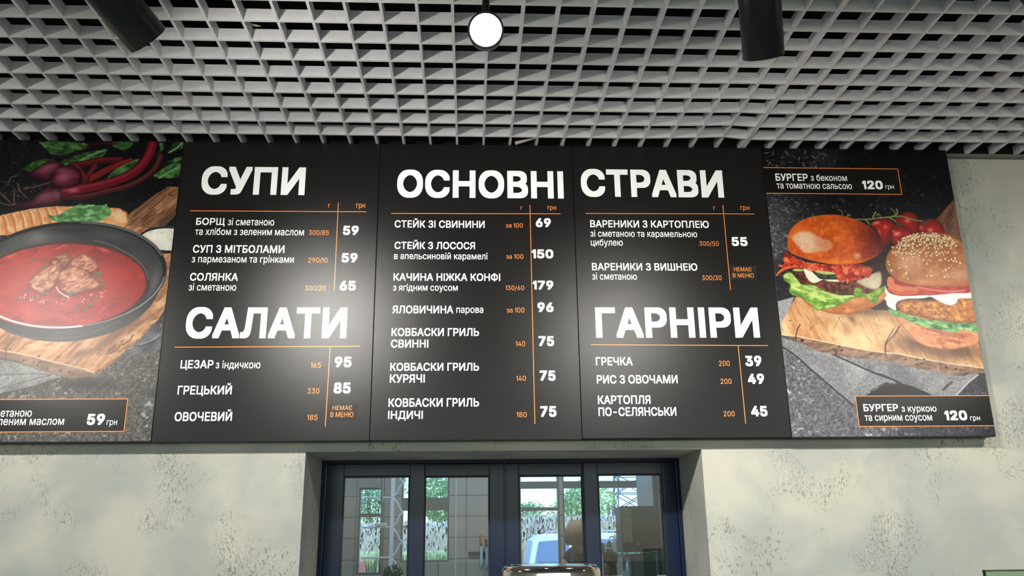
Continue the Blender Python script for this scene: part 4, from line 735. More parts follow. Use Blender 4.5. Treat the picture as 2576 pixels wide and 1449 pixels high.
# soup
A.poly([(-1.4625,2.4706),(-1.4630,2.4480),(-1.4695,2.4257),(-1.4818,2.4041),(-1.4995,2.3836),(-1.5224,2.3647),(-1.5498,2.3477),(-1.5813,2.3329),(-1.6162,2.3207),(-1.6537,2.3112),(-1.6932,2.3047),(-1.7338,2.3012),(-1.7748,2.3008),(-1.8153,2.3035),(-1.8547,2.3092),(-1.8920,2.3179),(-1.9266,2.3293),(-1.9579,2.3433),(-1.9851,2.3596),(-2.0078,2.3778),(-2.0255,2.3977),(-2.0378,2.4188),(-2.0445,2.4408),(-2.0453,2.4631),(-2.0402,2.4854),(-2.0293,2.5072),(-2.0127,2.5281),(-1.9908,2.5475),(-1.9640,2.5652),(-1.9328,2.5807),(-1.8978,2.5937),(-1.8597,2.6039),(-1.8194,2.6110),(-1.7776,2.6149),(-1.7353,2.6156),(-1.6934,2.6130),(-1.6527,2.6071),(-1.6142,2.5980),(-1.5786,2.5860),(-1.5467,2.5714),(-1.5192,2.5544),(-1.4966,2.5353),(-1.4794,2.5148),(-1.4680,2.4930)], (58, 34, 34))
so = A.poly([(-1.4774,2.4694),(-1.4779,2.4480),(-1.4842,2.4269),(-1.4960,2.4064),(-1.5132,2.3870),(-1.5353,2.3691),(-1.5619,2.3529),(-1.5924,2.3389),(-1.6261,2.3273),(-1.6625,2.3183),(-1.7007,2.3120),(-1.7400,2.3087),(-1.7796,2.3083),(-1.8188,2.3108),(-1.8569,2.3162),(-1.8930,2.3243),(-1.9264,2.3351),(-1.9566,2.3484),(-1.9829,2.3637),(-2.0048,2.3810),(-2.0218,2.3998),(-2.0336,2.4198),(-2.0400,2.4405),(-2.0407,2.4617),(-2.0357,2.4828),(-2.0250,2.5034),(-2.0090,2.5231),(-1.9877,2.5415),(-1.9618,2.5582),(-1.9315,2.5729),(-1.8977,2.5852),(-1.8609,2.5948),(-1.8219,2.6016),(-1.7815,2.6054),(-1.7407,2.6061),(-1.7002,2.6036),(-1.6609,2.5981),(-1.6237,2.5896),(-1.5893,2.5783),(-1.5586,2.5645),(-1.5320,2.5484),(-1.5102,2.5305),(-1.4937,2.5111),(-1.4827,2.4906)], (150, 40, 36), soft=.006, var=[((170, 50, 42), .05, 104, .2, 2), ((128, 28, 28), .04, 105, .1, 2, .5, .75)])
A.blob([(-1.5477,2.4844)][0], .09, .08, (164, 32, 30), .6, 0, 1, so); A.blob([(-1.8799,2.5056)][0], .1, .08, (160, 62, 56), .6, 0, 1, so); A.blob([(-1.5917,2.5593)][0], .07, .03, (120, 26, 28), .6, -.4, 1, so); A.blob([(-1.7376,2.6041)][0], .14, .012, (130, 32, 32), .6, 0, 1, so)
for p, rx, ry, ro in (([(-1.7847,2.5906)][0], .014, .006, .3), ([(-1.9369,2.5615)][0], .02, .006, .4), ([(-1.4961,2.4902)][0], .012, .012, .2), ([(-1.6300,2.5857)][0], .02, .007, -.4), ([(-1.6068,2.3738)][0], .02, .006, .9), ([(-1.7651,2.6002)][0], .012, .005, 0)): A.blob(p, rx, ry, (206, 92, 74), .65, ro, 1.6, so)
A.line([(-1.6695,2.6198),(-1.6148,2.6048),(-1.5400,2.5671),(-1.4892,2.5221),(-1.4667,2.4772)], .003, (120, 110, 108), .8)
A.line([(-1.4168,2.5139),(-1.4173,2.4870),(-1.4244,2.4604),(-1.4378,2.4347),(-1.4573,2.4103),(-1.4824,2.3877),(-1.5126,2.3674),(-1.5472,2.3498),(-1.5855,2.3351),(-1.6268,2.3236),(-1.6702,2.3156),(-1.7148,2.3112),(-1.7599,2.3104),(-1.8045,2.3133),(-1.8478,2.3198),(-1.8889,2.3298),(-1.9271,2.3431),(-1.9617,2.3594),(-1.9918,2.3784),(-2.0170,2.3999),(-2.0368,2.4233),(-2.0506,2.4482),(-2.0583,2.4741),(-2.0595,2.5006),(-2.0542,2.5271),(-2.0425,2.5531),(-2.0246,2.5780),(-2.0007,2.6013),(-1.9714,2.6226),(-1.9371,2.6413),(-1.8986,2.6570),(-1.8567,2.6694),(-1.8122,2.6783),(-1.7660,2.6833),(-1.7192,2.6844),(-1.6728,2.6816),(-1.6278,2.6749),(-1.5851,2.6644),(-1.5456,2.6504),(-1.5103,2.6331),(-1.4798,2.6131),(-1.4547,2.5906),(-1.4357,2.5662),(-1.4230,2.5405)][1:22], .0055, (120, 122, 122), .9); A.line([(-1.4168,2.5139),(-1.4173,2.4870),(-1.4244,2.4604),(-1.4378,2.4347),(-1.4573,2.4103),(-1.4824,2.3877),(-1.5126,2.3674),(-1.5472,2.3498),(-1.5855,2.3351),(-1.6268,2.3236),(-1.6702,2.3156),(-1.7148,2.3112),(-1.7599,2.3104),(-1.8045,2.3133),(-1.8478,2.3198),(-1.8889,2.3298),(-1.9271,2.3431),(-1.9617,2.3594),(-1.9918,2.3784),(-2.0170,2.3999),(-2.0368,2.4233),(-2.0506,2.4482),(-2.0583,2.4741),(-2.0595,2.5006),(-2.0542,2.5271),(-2.0425,2.5531),(-2.0246,2.5780),(-2.0007,2.6013),(-1.9714,2.6226),(-1.9371,2.6413),(-1.8986,2.6570),(-1.8567,2.6694),(-1.8122,2.6783),(-1.7660,2.6833),(-1.7192,2.6844),(-1.6728,2.6816),(-1.6278,2.6749),(-1.5851,2.6644),(-1.5456,2.6504),(-1.5103,2.6331),(-1.4798,2.6131),(-1.4547,2.5906),(-1.4357,2.5662),(-1.4230,2.5405)][10:22], .006, (214, 218, 216), .85); A.line([(-1.4168,2.5139),(-1.4173,2.4870),(-1.4244,2.4604),(-1.4378,2.4347),(-1.4573,2.4103),(-1.4824,2.3877),(-1.5126,2.3674),(-1.5472,2.3498),(-1.5855,2.3351),(-1.6268,2.3236),(-1.6702,2.3156),(-1.7148,2.3112),(-1.7599,2.3104),(-1.8045,2.3133),(-1.8478,2.3198),(-1.8889,2.3298),(-1.9271,2.3431),(-1.9617,2.3594),(-1.9918,2.3784),(-2.0170,2.3999),(-2.0368,2.4233),(-2.0506,2.4482),(-2.0583,2.4741),(-2.0595,2.5006),(-2.0542,2.5271),(-2.0425,2.5531),(-2.0246,2.5780),(-2.0007,2.6013),(-1.9714,2.6226),(-1.9371,2.6413),(-1.8986,2.6570),(-1.8567,2.6694),(-1.8122,2.6783),(-1.7660,2.6833),(-1.7192,2.6844),(-1.6728,2.6816),(-1.6278,2.6749),(-1.5851,2.6644),(-1.5456,2.6504),(-1.5103,2.6331),(-1.4798,2.6131),(-1.4547,2.5906),(-1.4357,2.5662),(-1.4230,2.5405)][34:43], .004, (120, 122, 126), .8)
A.blob([(-1.5221,2.4142)][0], .09, .05, (136, 26, 26), .6, .5, 1, so); A.blob([(-1.5042,2.4995)][0], .03, .04, (140, 26, 24), .6, .5, 1, so)
r = random.Random(55)
for _ in range(90): A.blob((r.uniform(-1.87, -1.45), r.uniform(2.33, 2.62)), r.uniform(.003, .014), r.uniform(.001, .003), r.choice([(190, 76, 64), (112, 22, 24), (182, 60, 50)]), r.uniform(.2, .55), r.uniform(-.3, 1), 1.5, so)
MT = (168, 104, 78)
def meat(pts, c=MT):
    A.poly([(x + .004, y - .006) for x, y in pts], (92, 26, 24), soft=.012, alpha=.7)
    k = A.poly(pts, c, wob=.006, var=[((126, 68, 50), .018, 106, .5, 2, .42, .65), ((206, 152, 122), .014, 107, .4, 2, .52, .72)], rim=((110, 56, 42), .010)); grain(A, k, .5, 60, 74, (112, 58, 42), (226, 180, 152), .008); return k
meat([(-1.8093,2.5433),(-1.7941,2.5584),(-1.7678,2.5698),(-1.7462,2.5643),(-1.7386,2.5474),(-1.7541,2.5210),(-1.7824,2.5247)], (160, 110, 90)); k = meat([(-1.7474,2.5229),(-1.7334,2.5474),(-1.7212,2.5606),(-1.7021,2.5739),(-1.6801,2.5665),(-1.6569,2.5496),(-1.6416,2.5252),(-1.6546,2.5046),(-1.6896,2.5063),(-1.7253,2.5137)])
meat([(-1.8674,2.4686),(-1.8507,2.4946),(-1.8229,2.5170),(-1.7905,2.5329),(-1.7650,2.5247),(-1.7584,2.5024),(-1.7692,2.4800),(-1.7822,2.4504),(-1.8071,2.4319),(-1.8350,2.4355),(-1.8544,2.4502)], (174, 124, 98)); meat([(-1.7735,2.4986),(-1.7472,2.5211),(-1.7202,2.5268),(-1.6911,2.5175),(-1.6525,2.4878),(-1.6229,2.4601),(-1.6299,2.4471),(-1.6640,2.4433),(-1.6837,2.4359),(-1.7169,2.4266),(-1.7457,2.4357),(-1.7653,2.4652)], (176, 116, 92))
A.line([(-1.8082,2.5358),(-1.7930,2.5509),(-1.7746,2.5434),(-1.7656,2.5285)], .006, (110, 40, 44), .8)
A.blob([(-1.7032,2.4784)][0], .02, .012, (226, 180, 152), .6, -.4); A.blob([(-1.8249,2.4835)][0], .02, .014, (216, 176, 148), .5, .5)
def herb(pts, c=(84, 118, 70)):
    for (x, y), l, ro in pts: A.blob((x, y), l, l * .38, (40, 58, 36), .6, ro, 2); A.blob((x, y + .001), l * .85, l * .26, c, 1, ro, 2)
P_ = [(-1.8584,2.5468),(-1.8239,2.5245),(-1.6331,2.4991),(-1.6388,2.4897),(-1.6492,2.5027),(-1.6263,2.4730),(-1.6212,2.4601),(-1.7611,2.5718),(-1.7362,2.5549),(-1.8733,2.4391),(-1.8284,2.4136),(-1.8891,2.4080),(-1.7619,2.4284),(-1.6470,2.3920),(-1.6625,2.3792),(-1.6531,2.3865),(-1.6360,2.4140),(-1.5455,2.4510),(-1.6926,2.3737),(-1.7265,2.4211),(-1.7997,2.4283),(-1.7174,2.4303)]
herb([(p, l, ro) for p, l, ro in zip(P_, (.009, .012, .013, .012, .012, .010, .008, .007, .009, .010, .010, .008, .010, .010, .010, .009, .011, .005, .010, .014, .012, .012), (.4, .6, .4, .1, .2, -1.2, -1.3, .4, .3, -.3, .4, .3, .2, .3, .35, .4, .4, 0, .1, .1, .3, .2))])
r = random.Random(33)
x0, y0 = [(-1.9030,2.4317)][0]; x1, y1 = [(-1.6094,2.4214)][0]
for _ in range(60):
    f = r.random(); A.blob((x0 + (x1 - x0) * f + r.uniform(-.01, .01), y0 + .0 - .030 * math.sin(f * 3.1) + r.uniform(-.012, .010)), r.uniform(.002, .006), r.uniform(.001, .002), r.choice([(226, 200, 178), (206, 150, 130), (120, 130, 90)]), .8, r.uniform(-1, 1.5), 2, so)
A.line([(-1.7721,2.4523),(-1.7634,2.4394),(-1.7479,2.4266),(-1.7257,2.4156)], .004, (232, 214, 196), .8)
finish(A, 211)


# ------------------------------------------------------------------ lettering
FONT = None
try:
    fp = os.path.join(bpy.utils.system_resource('DATAFILES'), 'fonts', 'Inter.woff2')
    FONT = bpy.data.fonts.load(fp)
except Exception:
    FONT = None
_gl = {}
def contours(ch):
    """closed outlines of one character, left bearing included"""
    cu = bpy.data.curves.new('lettering', 'FONT')
    if FONT: cu.font = FONT
    cu.body = ch; cu.resolution_u = 6
    ob = bpy.data.objects.new('lettering', cu); COL.objects.link(ob)
    bpy.context.view_layer.update()
    c2 = ob.to_curve(bpy.context.evaluated_depsgraph_get())
    res = []
    for sp in c2.splines:
        P = sp.bezier_points; n = len(P); o = []
        for i in range(n):
            a, b = P[i], P[(i + 1) % n]
            straight = (a.handle_right - a.co).cross(b.co - a.co).length < 1e-5 and (b.handle_left - b.co).cross(b.co - a.co).length < 1e-5
            for t in ([0] if straight else [k / 6 for k in range(6)]):
                q = a.co * (1 - t) ** 3 + a.handle_right * 3 * t * (1 - t) ** 2 + b.handle_left * 3 * t * t * (1 - t) + b.co * t ** 3
                if not o or abs(q.x - o[-1][0]) + abs(q.y - o[-1][1]) > 1e-5: o.append((q.x, q.y))
        if len(o) > 2: res.append(o)
    ob.to_curve_clear()
    bpy.data.objects.remove(ob); bpy.data.curves.remove(cu)
    return res
def turns(pt, p):
    """winding number of outline p round pt"""
    r = 0
    for i in range(len(p)):
        (ax, ay), (bx, by) = p[i - 1], p[i]
        if (ay > pt[1]) != (by > pt[1]) and pt[0] < (pt[1] - ay) * (bx - ax) / (by - ay) + ax: r += 1 if by > ay else -1
    return r
def wide(ch):
    cs = contours('Н' + ch + 'Н'); c2 = contours('НН'); mx = lambda c: max(x for o in c for x, y in o)
    return mx(cs) - mx(c2)
def glyph(ch):
    """(vertices, faces, advance): every outline filled on its own, counters cut out"""
    if ch in _gl: return _gl[ch]
    if ch == ' ': _gl[ch] = ([], [], wide(' ')); return _gl[ch]
    cap = max(y for o in contours('Н') for x, y in o); xs = sorted(set(round(x, 4) for o in contours('Г') for x, y in o))
    lb, st = xs[0], xs[1] - xs[0]
    if ch == 'І': cs = [[(lb, 0), (lb + st, 0), (lb + st, cap), (lb, cap)]]; adv = 2 * lb + st
    elif ch == '1':
        l = .02; a = l + .17 * cap
        cs = [[(a, 0), (a + st, 0), (a + st, cap), (a + .1 * st, cap), (l, cap * .80), (l, cap * .80 - st * 1.05), (a, cap - st * 1.4)]]; adv = a + st + lb * .8
    else: cs = contours(ch); adv = wide(ch)
    vs = []; es = []
    for c in cs:
        n = len(vs); vs += [Vector(p) for p in c]; es += [(n + i, n + (i + 1) % len(c)) for i in range(len(c))]
    r = delaunay_2d_cdt(vs, es, [], 0, 1e-6)
    V = [(v.x, v.y, 0.) for v in r[0]]; F = []
    for f in r[2]:
        cx = sum(V[k][0] for k in f) / len(f); cy = sum(V[k][1] for k in f) / len(f)
        if sum(turns((cx, cy), c) for c in cs): F.append(tuple(f))
    _gl[ch] = (V, F, adv); return _gl[ch]
def glyphs(body, off):
    """a word; made bolder by laying shifted copies of the outlines over each other"""
    V = []; F = []; x0 = 0
    for ch in body:
        v, f, adv = glyph(ch); n = len(V)
        V += [(x + x0, y, z) for x, y, z in v]; F += [tuple(n + k for k in t_) for t_ in f]; x0 += adv + off * .5
    co = np.array(V, float); n = len(co)
    if off < .0005: return co, F
    A_ = []; G = []
    for k, (i, j) in enumerate([(i, j) for i in (-1, 0, 1) for j in (-1, 0, 1)]):
        q = co.copy(); q[:, 0] += i * off; q[:, 1] += j * off; q[:, 2] += k * 1.2e-5
        A_.append(q); G += [tuple(x + n * k for x in f) for f in F]
    return np.vstack(A_), G
_ref = {}
STYLE = {'H': ('heading', 'Н', .026, 'white_ink'), 'D': ('dish_name', 'Н', .0145, 'white_ink'), 'N': ('dish_note', 'н', .0055, 'white_ink'),
         'W': ('portion_weight', '0', .003, 'orange_ink'), 'C': ('column_title', 'н', .003, 'orange_ink'), 'P': ('price', '5', .032, 'white_ink'),
         'S': ('notice_text', 'Н', .004, 'orange_ink'), 'U': ('currency', 'н', .001, 'white_ink')}
def lettering(item, parent, y):
    kind, body, u0, u1, v0, h = item
    nm, ref, off, mm = STYLE[kind]
    if (ref, off) not in _ref:
        r = glyphs(ref, off)[0]; _ref[ref, off] = (float(r[:, 1].min()), float(r[:, 1].max()))
    lo, hi = _ref[ref, off]
    co, fs = glyphs(body, off)
    sx = (u1 - u0) / (co[:, 0].max() - co[:, 0].min()); sz = h / (hi - lo)
    q = np.empty_like(co)
    q[:, 0] = u0 + (co[:, 0] - co[:, 0].min()) * sx; q[:, 2] = v0 + (co[:, 1] - lo) * sz; q[:, 1] = y - co[:, 2]
    me = bpy.data.meshes.new(nm); me.from_pydata(q.tolist(), [], fs); me.materials.append(M[mm])
    me.transform(root_matrix(parent).inverted()); me.update()
    o = bpy.data.objects.new(nm, me); COL.objects.link(o); o.parent = parent
    return o
def stroke(name, a, b, wd, y, m, parent):
    a = Vector((a[0], 0, a[1])); b = Vector((b[0], 0, b[1])); d = (b - a).normalized(); n = Vector((-d.z, 0, d.x)) * wd / 2
    mb = MB()
    for yy in (y,):
        vs = [a - n, b - n, b + n, a + n]; vs = [(v.x, yy, v.z) for v in vs] + [(v.x, yy + .0003, v.z) for v in vs]
        mb.add(vs, [(0, 1, 2, 3), (7, 6, 5, 4), (0, 4, 5, 1), (1, 5, 6, 2), (2, 6, 7, 3), (3, 7, 4, 0)])
    return mb.build(name, m, parent)

# ------------------------------------------------------------------ menu board: five panels on one black carrier
YF = -.055
ZB, ZT = 1.930, 2.9985
m = MB(); m.box(-2.16, 1.408, -.0345, -.0005, 1.9303, 2.985)
tag(m.build('board_carrier', M['black_edge']), 'black carrier frame holding the row of menu panels off the plaster', 'frame')

def panel(name, label, x0, x1, dz=0., grp='menu panels over the serving window'):
    t = thing(name, label, 'menu board', ((x0 + x1) / 2, YF, ZB), grp)
    b = MB(); b.rbox(x0 + .0008, x1 - .0008, YF, YF + .020, ZB + dz, ZT, .0012)
    b.build('panel_sheet', M['black_board'], t)
    return t
def sticker(t, q, y=YF - .0004):
    mb = MB(); n = [(p[0], p[1]) for p in q]
    mb.prism(n, y, y + .0003)
    return mb.build('paper_sticker', M['sticker'], t)

def add_texts(t, items, y=YF - .0006):
    for it in items: lettering(it, t, y)

OR = M['orange_ink']
# --- soups and salads
t1 = panel('menu_panel', 'black menu panel headed СУПИ and САЛАТИ, left of the three text panels', -1.4005, -.6995)
add_texts(t1, [
("H","СУПИ",-1.3245,-0.9610,2.7947,0.1072),
("C","г",-0.8747,-0.8676,2.7476,0.0139),
("C","грн",-0.7764,-0.7452,2.7475,0.0158),
("D","БОРЩ",-1.3290,-1.2300,2.6794,0.0260),
("N","зі сметаною",-1.2194,-1.0592,2.6788,0.0199),
("N","та хлібом з зеленим маслом",-1.3288,-0.9539,2.6422,0.0197),
("W","300/85",-0.9371,-0.8675,2.6441,0.0181),
("P","59",-0.8186,-0.7643,2.6448,0.0345),
("D","СУП З МІТБОЛАМИ",-1.3298,-1.0172,2.5767,0.0281),
("N","з пармезаном та грінками",-1.3303,-0.9827,2.5414,0.0193),
("W","290/10",-0.9332,-0.8667,2.5423,0.0181),
("P","59",-0.8188,-0.7642,2.5432,0.0342),
("D","СОЛЯНКА",-1.3303,-1.1683,2.4755,0.0275),
("N","зі сметаною",-1.3308,-1.1714,2.4402,0.0193),
("W","300/20",-0.9386,-0.8684,2.4411,0.0173),
("P","65",-0.8205,-0.7661,2.4414,0.0348),
("H","САЛАТИ",-1.3276,-0.7904,2.2732,0.1075),
("D","ЦЕЗАР",-1.3314,-1.2244,2.1709,0.0278),
("N","з індичкою",-1.2163,-1.0698,2.1707,0.0195),
("W","165",-0.9028,-0.8699,2.1721,0.0185),
("P","95",-0.8242,-0.7690,2.1734,0.0361),
("D","ГРЕЦЬКИЙ",-1.3321,-1.1568,2.0838,0.0291),
("W","230",-0.9084,-0.8705,2.0851,0.0179),
("P","85",-0.8234,-0.7681,2.0852,0.0369),
("D","ОВОЧЕВИЙ",-1.3328,-1.1488,1.9966,0.0293),
("W","185",-0.9047,-0.8717,1.9978,0.0179),
])
RW = .0025
for nm, q in (('rule_line', [(-1.3543,2.7319),(-0.7398,2.7329)]), ('rule_line', [(-0.8400,2.7672),(-0.8386,2.4418)]), ('rule_line', [(-1.3572,2.2428),(-0.7420,2.2455)]), ('rule_line', [(-0.8422,2.2445),(-0.8450,1.9762)])):
    stroke(nm, q[0], q[1], RW, YF - .0006, OR, t1)
s_ = sticker(t1, [(-0.8359,2.0511),(-0.7422,2.0507),(-0.7435,1.9967),(-0.8377,1.9971)])
for it in [
("S","НЕМАЄ",-0.8241,-0.7599,2.0301,0.0156),
("S","В МЕНЮ",-0.8296,-0.7555,2.0073,0.0162),
]:
    lettering(it, s_, YF - .0008)

# --- main dishes
t2 = panel('menu_panel', 'black menu panel headed ОСНОВНІ, in the middle of the row', -.6995, .0005)
add_texts(t2, [
("H","ОСНОВНІ",-0.6344,-0.0355,2.7890,0.1072),
("C","г",-0.1922,-0.1857,2.7445,0.0130),
("C","грн",-0.0955,-0.0647,2.7457,0.0135),
("D","СТЕЙК ЗІ СВИНИНИ",-0.6388,-0.3212,2.6741,0.0272),
("W","за 100",-0.2460,-0.1851,2.6763,0.0171),
("P","69",-0.1387,-0.0852,2.6787,0.0339),
("D","СТЕЙК З ЛОСОСЯ",-0.6369,-0.3551,2.5939,0.0268),
("N","в апельсиновій карамелі",-0.6373,-0.3116,2.5564,0.0182),
("W","за 100",-0.2456,-0.1849,2.5594,0.0171),
("P","150",-0.1546,-0.0793,2.5611,0.0335),
("D","КАЧИНА НІЖКА КОНФІ",-0.6371,-0.2671,2.4776,0.0270),
("N","з ягідним соусом",-0.6378,-0.4149,2.4418,0.0178),
("W","130/60",-0.2486,-0.1844,2.4444,0.0167),
("P","179",-0.1536,-0.0823,2.4463,0.0328),
("D","ЯЛОВИЧИНА",-0.6375,-0.4297,2.3607,0.0274),
("N","парова",-0.4189,-0.3265,2.3624,0.0186),
("W","за 100",-0.2456,-0.1844,2.3637,0.0182),
("P","96",-0.1391,-0.0837,2.3657,0.0344),
("D","КОВБАСКИ ГРИЛЬ",-0.6383,-0.3412,2.2809,0.0277),
("D","СВИННІ",-0.6389,-0.5130,2.2407,0.0275),
("W","140",-0.2158,-0.1838,2.2450,0.0178),
("P","75",-0.1379,-0.0850,2.2453,0.0350),
("D","КОВБАСКИ ГРИЛЬ",-0.6389,-0.3412,2.1610,0.0270),
("D","КУРЯЧІ",-0.6391,-0.5228,2.1208,0.0282),
("W","140",-0.2153,-0.1832,2.1256,0.0178),
("P","75",-0.1362,-0.0832,2.1257,0.0353),
("D","КОВБАСКИ ГРИЛЬ",-0.6411,-0.3413,2.0400,0.0284),
("D","ІНДИЧІ",-0.6413,-0.5271,2.0000,0.0268),
("W","180",-0.2158,-0.1821,2.0037,0.0173),
("P","75",-0.1370,-0.0833,2.0044,0.0358),
])
stroke('rule_line', *[(-0.6518,2.7273),(-0.0491,2.7300)], RW, YF - .0006, OR, t2)
stroke('rule_line', [(-0.1584,2.7634)][0], [(-0.1559,1.9813)][0], RW, YF - .0006, OR, t2)

# --- dumplings and side dishes
t3 = panel('menu_panel', 'black menu panel headed СТРАВИ and ГАРНІРИ, beside the burger picture', .0005, .7065, .0025)
add_texts(t3, [
("H","СТРАВИ",0.0284,0.5516,2.7976,0.1081),
("C","г",0.5076,0.5149,2.7489,0.0141),
("C","грн",0.6070,0.6402,2.7497,0.0150),
("D","ВАРЕНИКИ З КАРТОПЛЕЮ",0.0563,0.4859,2.6794,0.0273),
("N","зі сметаною та карамельною",0.0555,0.4404,2.6439,0.0187),
("N","цибулею",0.0558,0.1701,2.6100,0.0190),
("W","300/50",0.4456,0.5160,2.6108,0.0179),
("P","55",0.5637,0.6208,2.6110,0.0343),
("D","ВАРЕНИКИ З ВИШНЕЮ",0.0563,0.4315,2.5179,0.0272),
("N","зі сметаною",0.0555,0.2136,2.4836,0.0190),
("W","300/30",0.4456,0.5155,2.4828,0.0179),
("H","ГАРНІРИ",0.0609,0.6330,2.2748,0.1080),
("D","ГРЕЧКА",0.0561,0.1821,2.1781,0.0285),
("W","200",0.4802,0.5176,2.1751,0.0185),
("P","39",0.5727,0.6288,2.1742,0.0364),
("D","РИС З ОВОЧАМИ",0.0571,0.3331,2.1159,0.0285),
("W","200",0.4808,0.5186,2.1131,0.0183),
("P","49",0.5760,0.6320,2.1125,0.0356),
("D","КАРТОПЛЯ",0.0578,0.2359,2.0463,0.0288),
("D","ПО-СЕЛЯНСЬКИ",0.0582,0.3212,2.0062,0.0289),
("W","200",0.4818,0.5196,2.0030,0.0179),
("P","45",0.5767,0.6321,2.0022,0.0355),
])
for q in ([(0.0420,2.7323),(0.6558,2.7347)], [(0.5438,2.7689),(0.5437,2.4463)], [(0.0426,2.2503),(0.6579,2.2465)], [(0.5529,2.2462),(0.5543,1.9785)]):
    stroke('rule_line', q[0], q[1], RW, YF - .0006, OR, t3)
s_ = sticker(t3, [(0.5477,2.5366),(0.6440,2.5370),(0.6428,2.4846),(0.5463,2.4843)])
for it in [
("S","НЕМАЄ",0.5624,0.6260,2.5158,0.0151),
("S","В МЕНЮ",0.5568,0.6322,2.4933,0.0151),
]:
    lettering(it, s_, YF - .0008)

# --- picture panels
def banner(t, q, edges, items):
    mb = MB(); mb.prism(q, YF - .0008, YF - .0005)
    bn = mb.build('price_banner', M['banner'], t)
    for a, b_ in edges:
        stroke('banner_border', a, b_, .0026, YF - .0011, OR, bn)
    for it in items:
        lettering(it, bn, YF - .0011)
t4 = panel('picture_panel', 'picture panel of two burgers on a wooden board, right end of the menu row', .7065, 1.4140)
burger_print.mesh('food_print', YF - .0003, M['print'], t4, .80)
qa = [(0.7002,2.9189),(1.2164,2.9181),(1.2153,2.8162),(0.7045,2.8152)]; qa = [(.7085, qa[0][1]), qa[1], (qa[1][0] + .0, qa[2][1]), (.7085, qa[2][1])]
banner(t4, qa, [(qa[0], qa[1]), (qa[1], qa[2]), (qa[3], qa[2])], [
("D","БУРГЕР",0.7494,0.8699,2.8663,0.0289),
("N","з беконом",0.8814,1.0177,2.8676,0.0193),
("N","та томатною сальсою",0.7502,1.0324,2.8353,0.0198),
("P","120",1.0724,1.1495,2.8354,0.0347),
("U","грн",1.1586,1.1908,2.8381,0.0135),
])
qb = [(0.9426,2.0698),(1.4102,2.0680),(1.4128,1.9641),(0.9425,1.9668)]; qb = [(qb[0][0], qb[0][1]), (1.4125, qb[0][1]), (1.4125, qb[3][1]), (qb[0][0], qb[3][1])]
banner(t4, qb, [(qb[0], qb[1]), (qb[0], qb[3]), (qb[3], qb[2])], [
("D","БУРГЕР",0.9653,1.0860,2.0179,0.0243),
("N","з куркою",1.0973,1.2193,2.0158,0.0170),
("N","та сирним соусом",0.9650,1.1993,1.9856,0.0183),
("P","120",1.2447,1.3229,1.9856,0.0332),
("U","грн",1.3325,1.3668,1.9852,0.0133),
])
t5 = panel('picture_panel', 'picture panel of red borscht in a black bowl, left end of the menu row', -2.17, -1.4005)
soup_print.mesh('food_print', YF - .0003, M['print'], t5, .80)
qc = [(-1.8964,2.0693),(-1.4884,2.0699),(-1.4889,1.9646),(-1.8791,1.9611)]; qc = [(-2.168, qc[1][1]), (qc[1][0] - .001, qc[1][1]), (qc[1][0] - .001, qc[2][1]), (-2.168, qc[2][1])]
banner(t5, qc, [(qc[0], qc[1]), (qc[1], qc[2]), (qc[3], qc[2])], [
("N","зі сметаною",-1.9512,-1.7883,2.0134,0.0196),
("N","та хлібом з зеленим маслом",-2.0885,-1.6827,1.9867,0.0195),
("P","59",-1.6107,-1.5550,1.9856,0.0357),
("U","грн",-1.5473,-1.5144,1.9852,0.0153),
])

# ------------------------------------------------------------------ serving window (two pairs of sliding sashes)
win = thing('window_1', 'dark blue-grey serving window with four glazed sashes under the menu', 'window', (-.25, .36, .9))
win['kind'] = 'structure'
f = MB()
f.rbox(-.914, -.897, .32, .42, .9, 1.90, .002); f.rbox(.397, .412, .32, .42, .9, 1.90, .002)
f.rbox(-.897, .397, .32, .42, 1.8885, 1.90, .002); f.rbox(-.897, .397, .32, .42, .9, .93, .002); f.box(-.2433, -.2387, .352, .376, .931, 1.888)
f.build('window_frame', M['frame'], win)
for xs, gx, yy, lab in (((-.896, -.5395), (-.834, -.593), .326, None), ((-.592, -.2435), (-.538, -.299), .352, None), ((-.2385, .0985), (-.189, .0495), .352, None), ((.0515, .396), (.104, .3475), .326, None)):
    f = MB()
    f.rbox(xs[0], gx[0], yy, yy + .024, .931, 1.888, .003); f.rbox(gx[1], xs[1], yy, yy + .024, .931, 1.888, .003)
    f.rbox(gx[0] - .001, gx[1] + .001, yy + .001, yy + .023, 1.842, 1.888, .003); f.rbox(gx[0] - .001, gx[1] + .001, yy + .001, yy + .023, .931, 1.0, .003)
    s_ = f.build('sash', M['frame'], win)
    f = MB(); e = .0045
    for q in ((gx[0], gx[0] + e, 1.0, 1.842), (gx[1] - e, gx[1], 1.0, 1.842), (gx[0] + e, gx[1] - e, 1.842 - e, 1.842), (gx[0] + e, gx[1] - e, 1.0, 1.0 + e)):
        f.box(q[0], q[1], yy + .006, yy + .018, q[2], q[3])
    f.build('gasket', M['gasket'], s_)
    f = MB(); f.box(gx[0] + .001, gx[1] - .001, yy + .011, yy + .014, 1.001, 1.841)
    f.build('pane', M['glass'], s_)

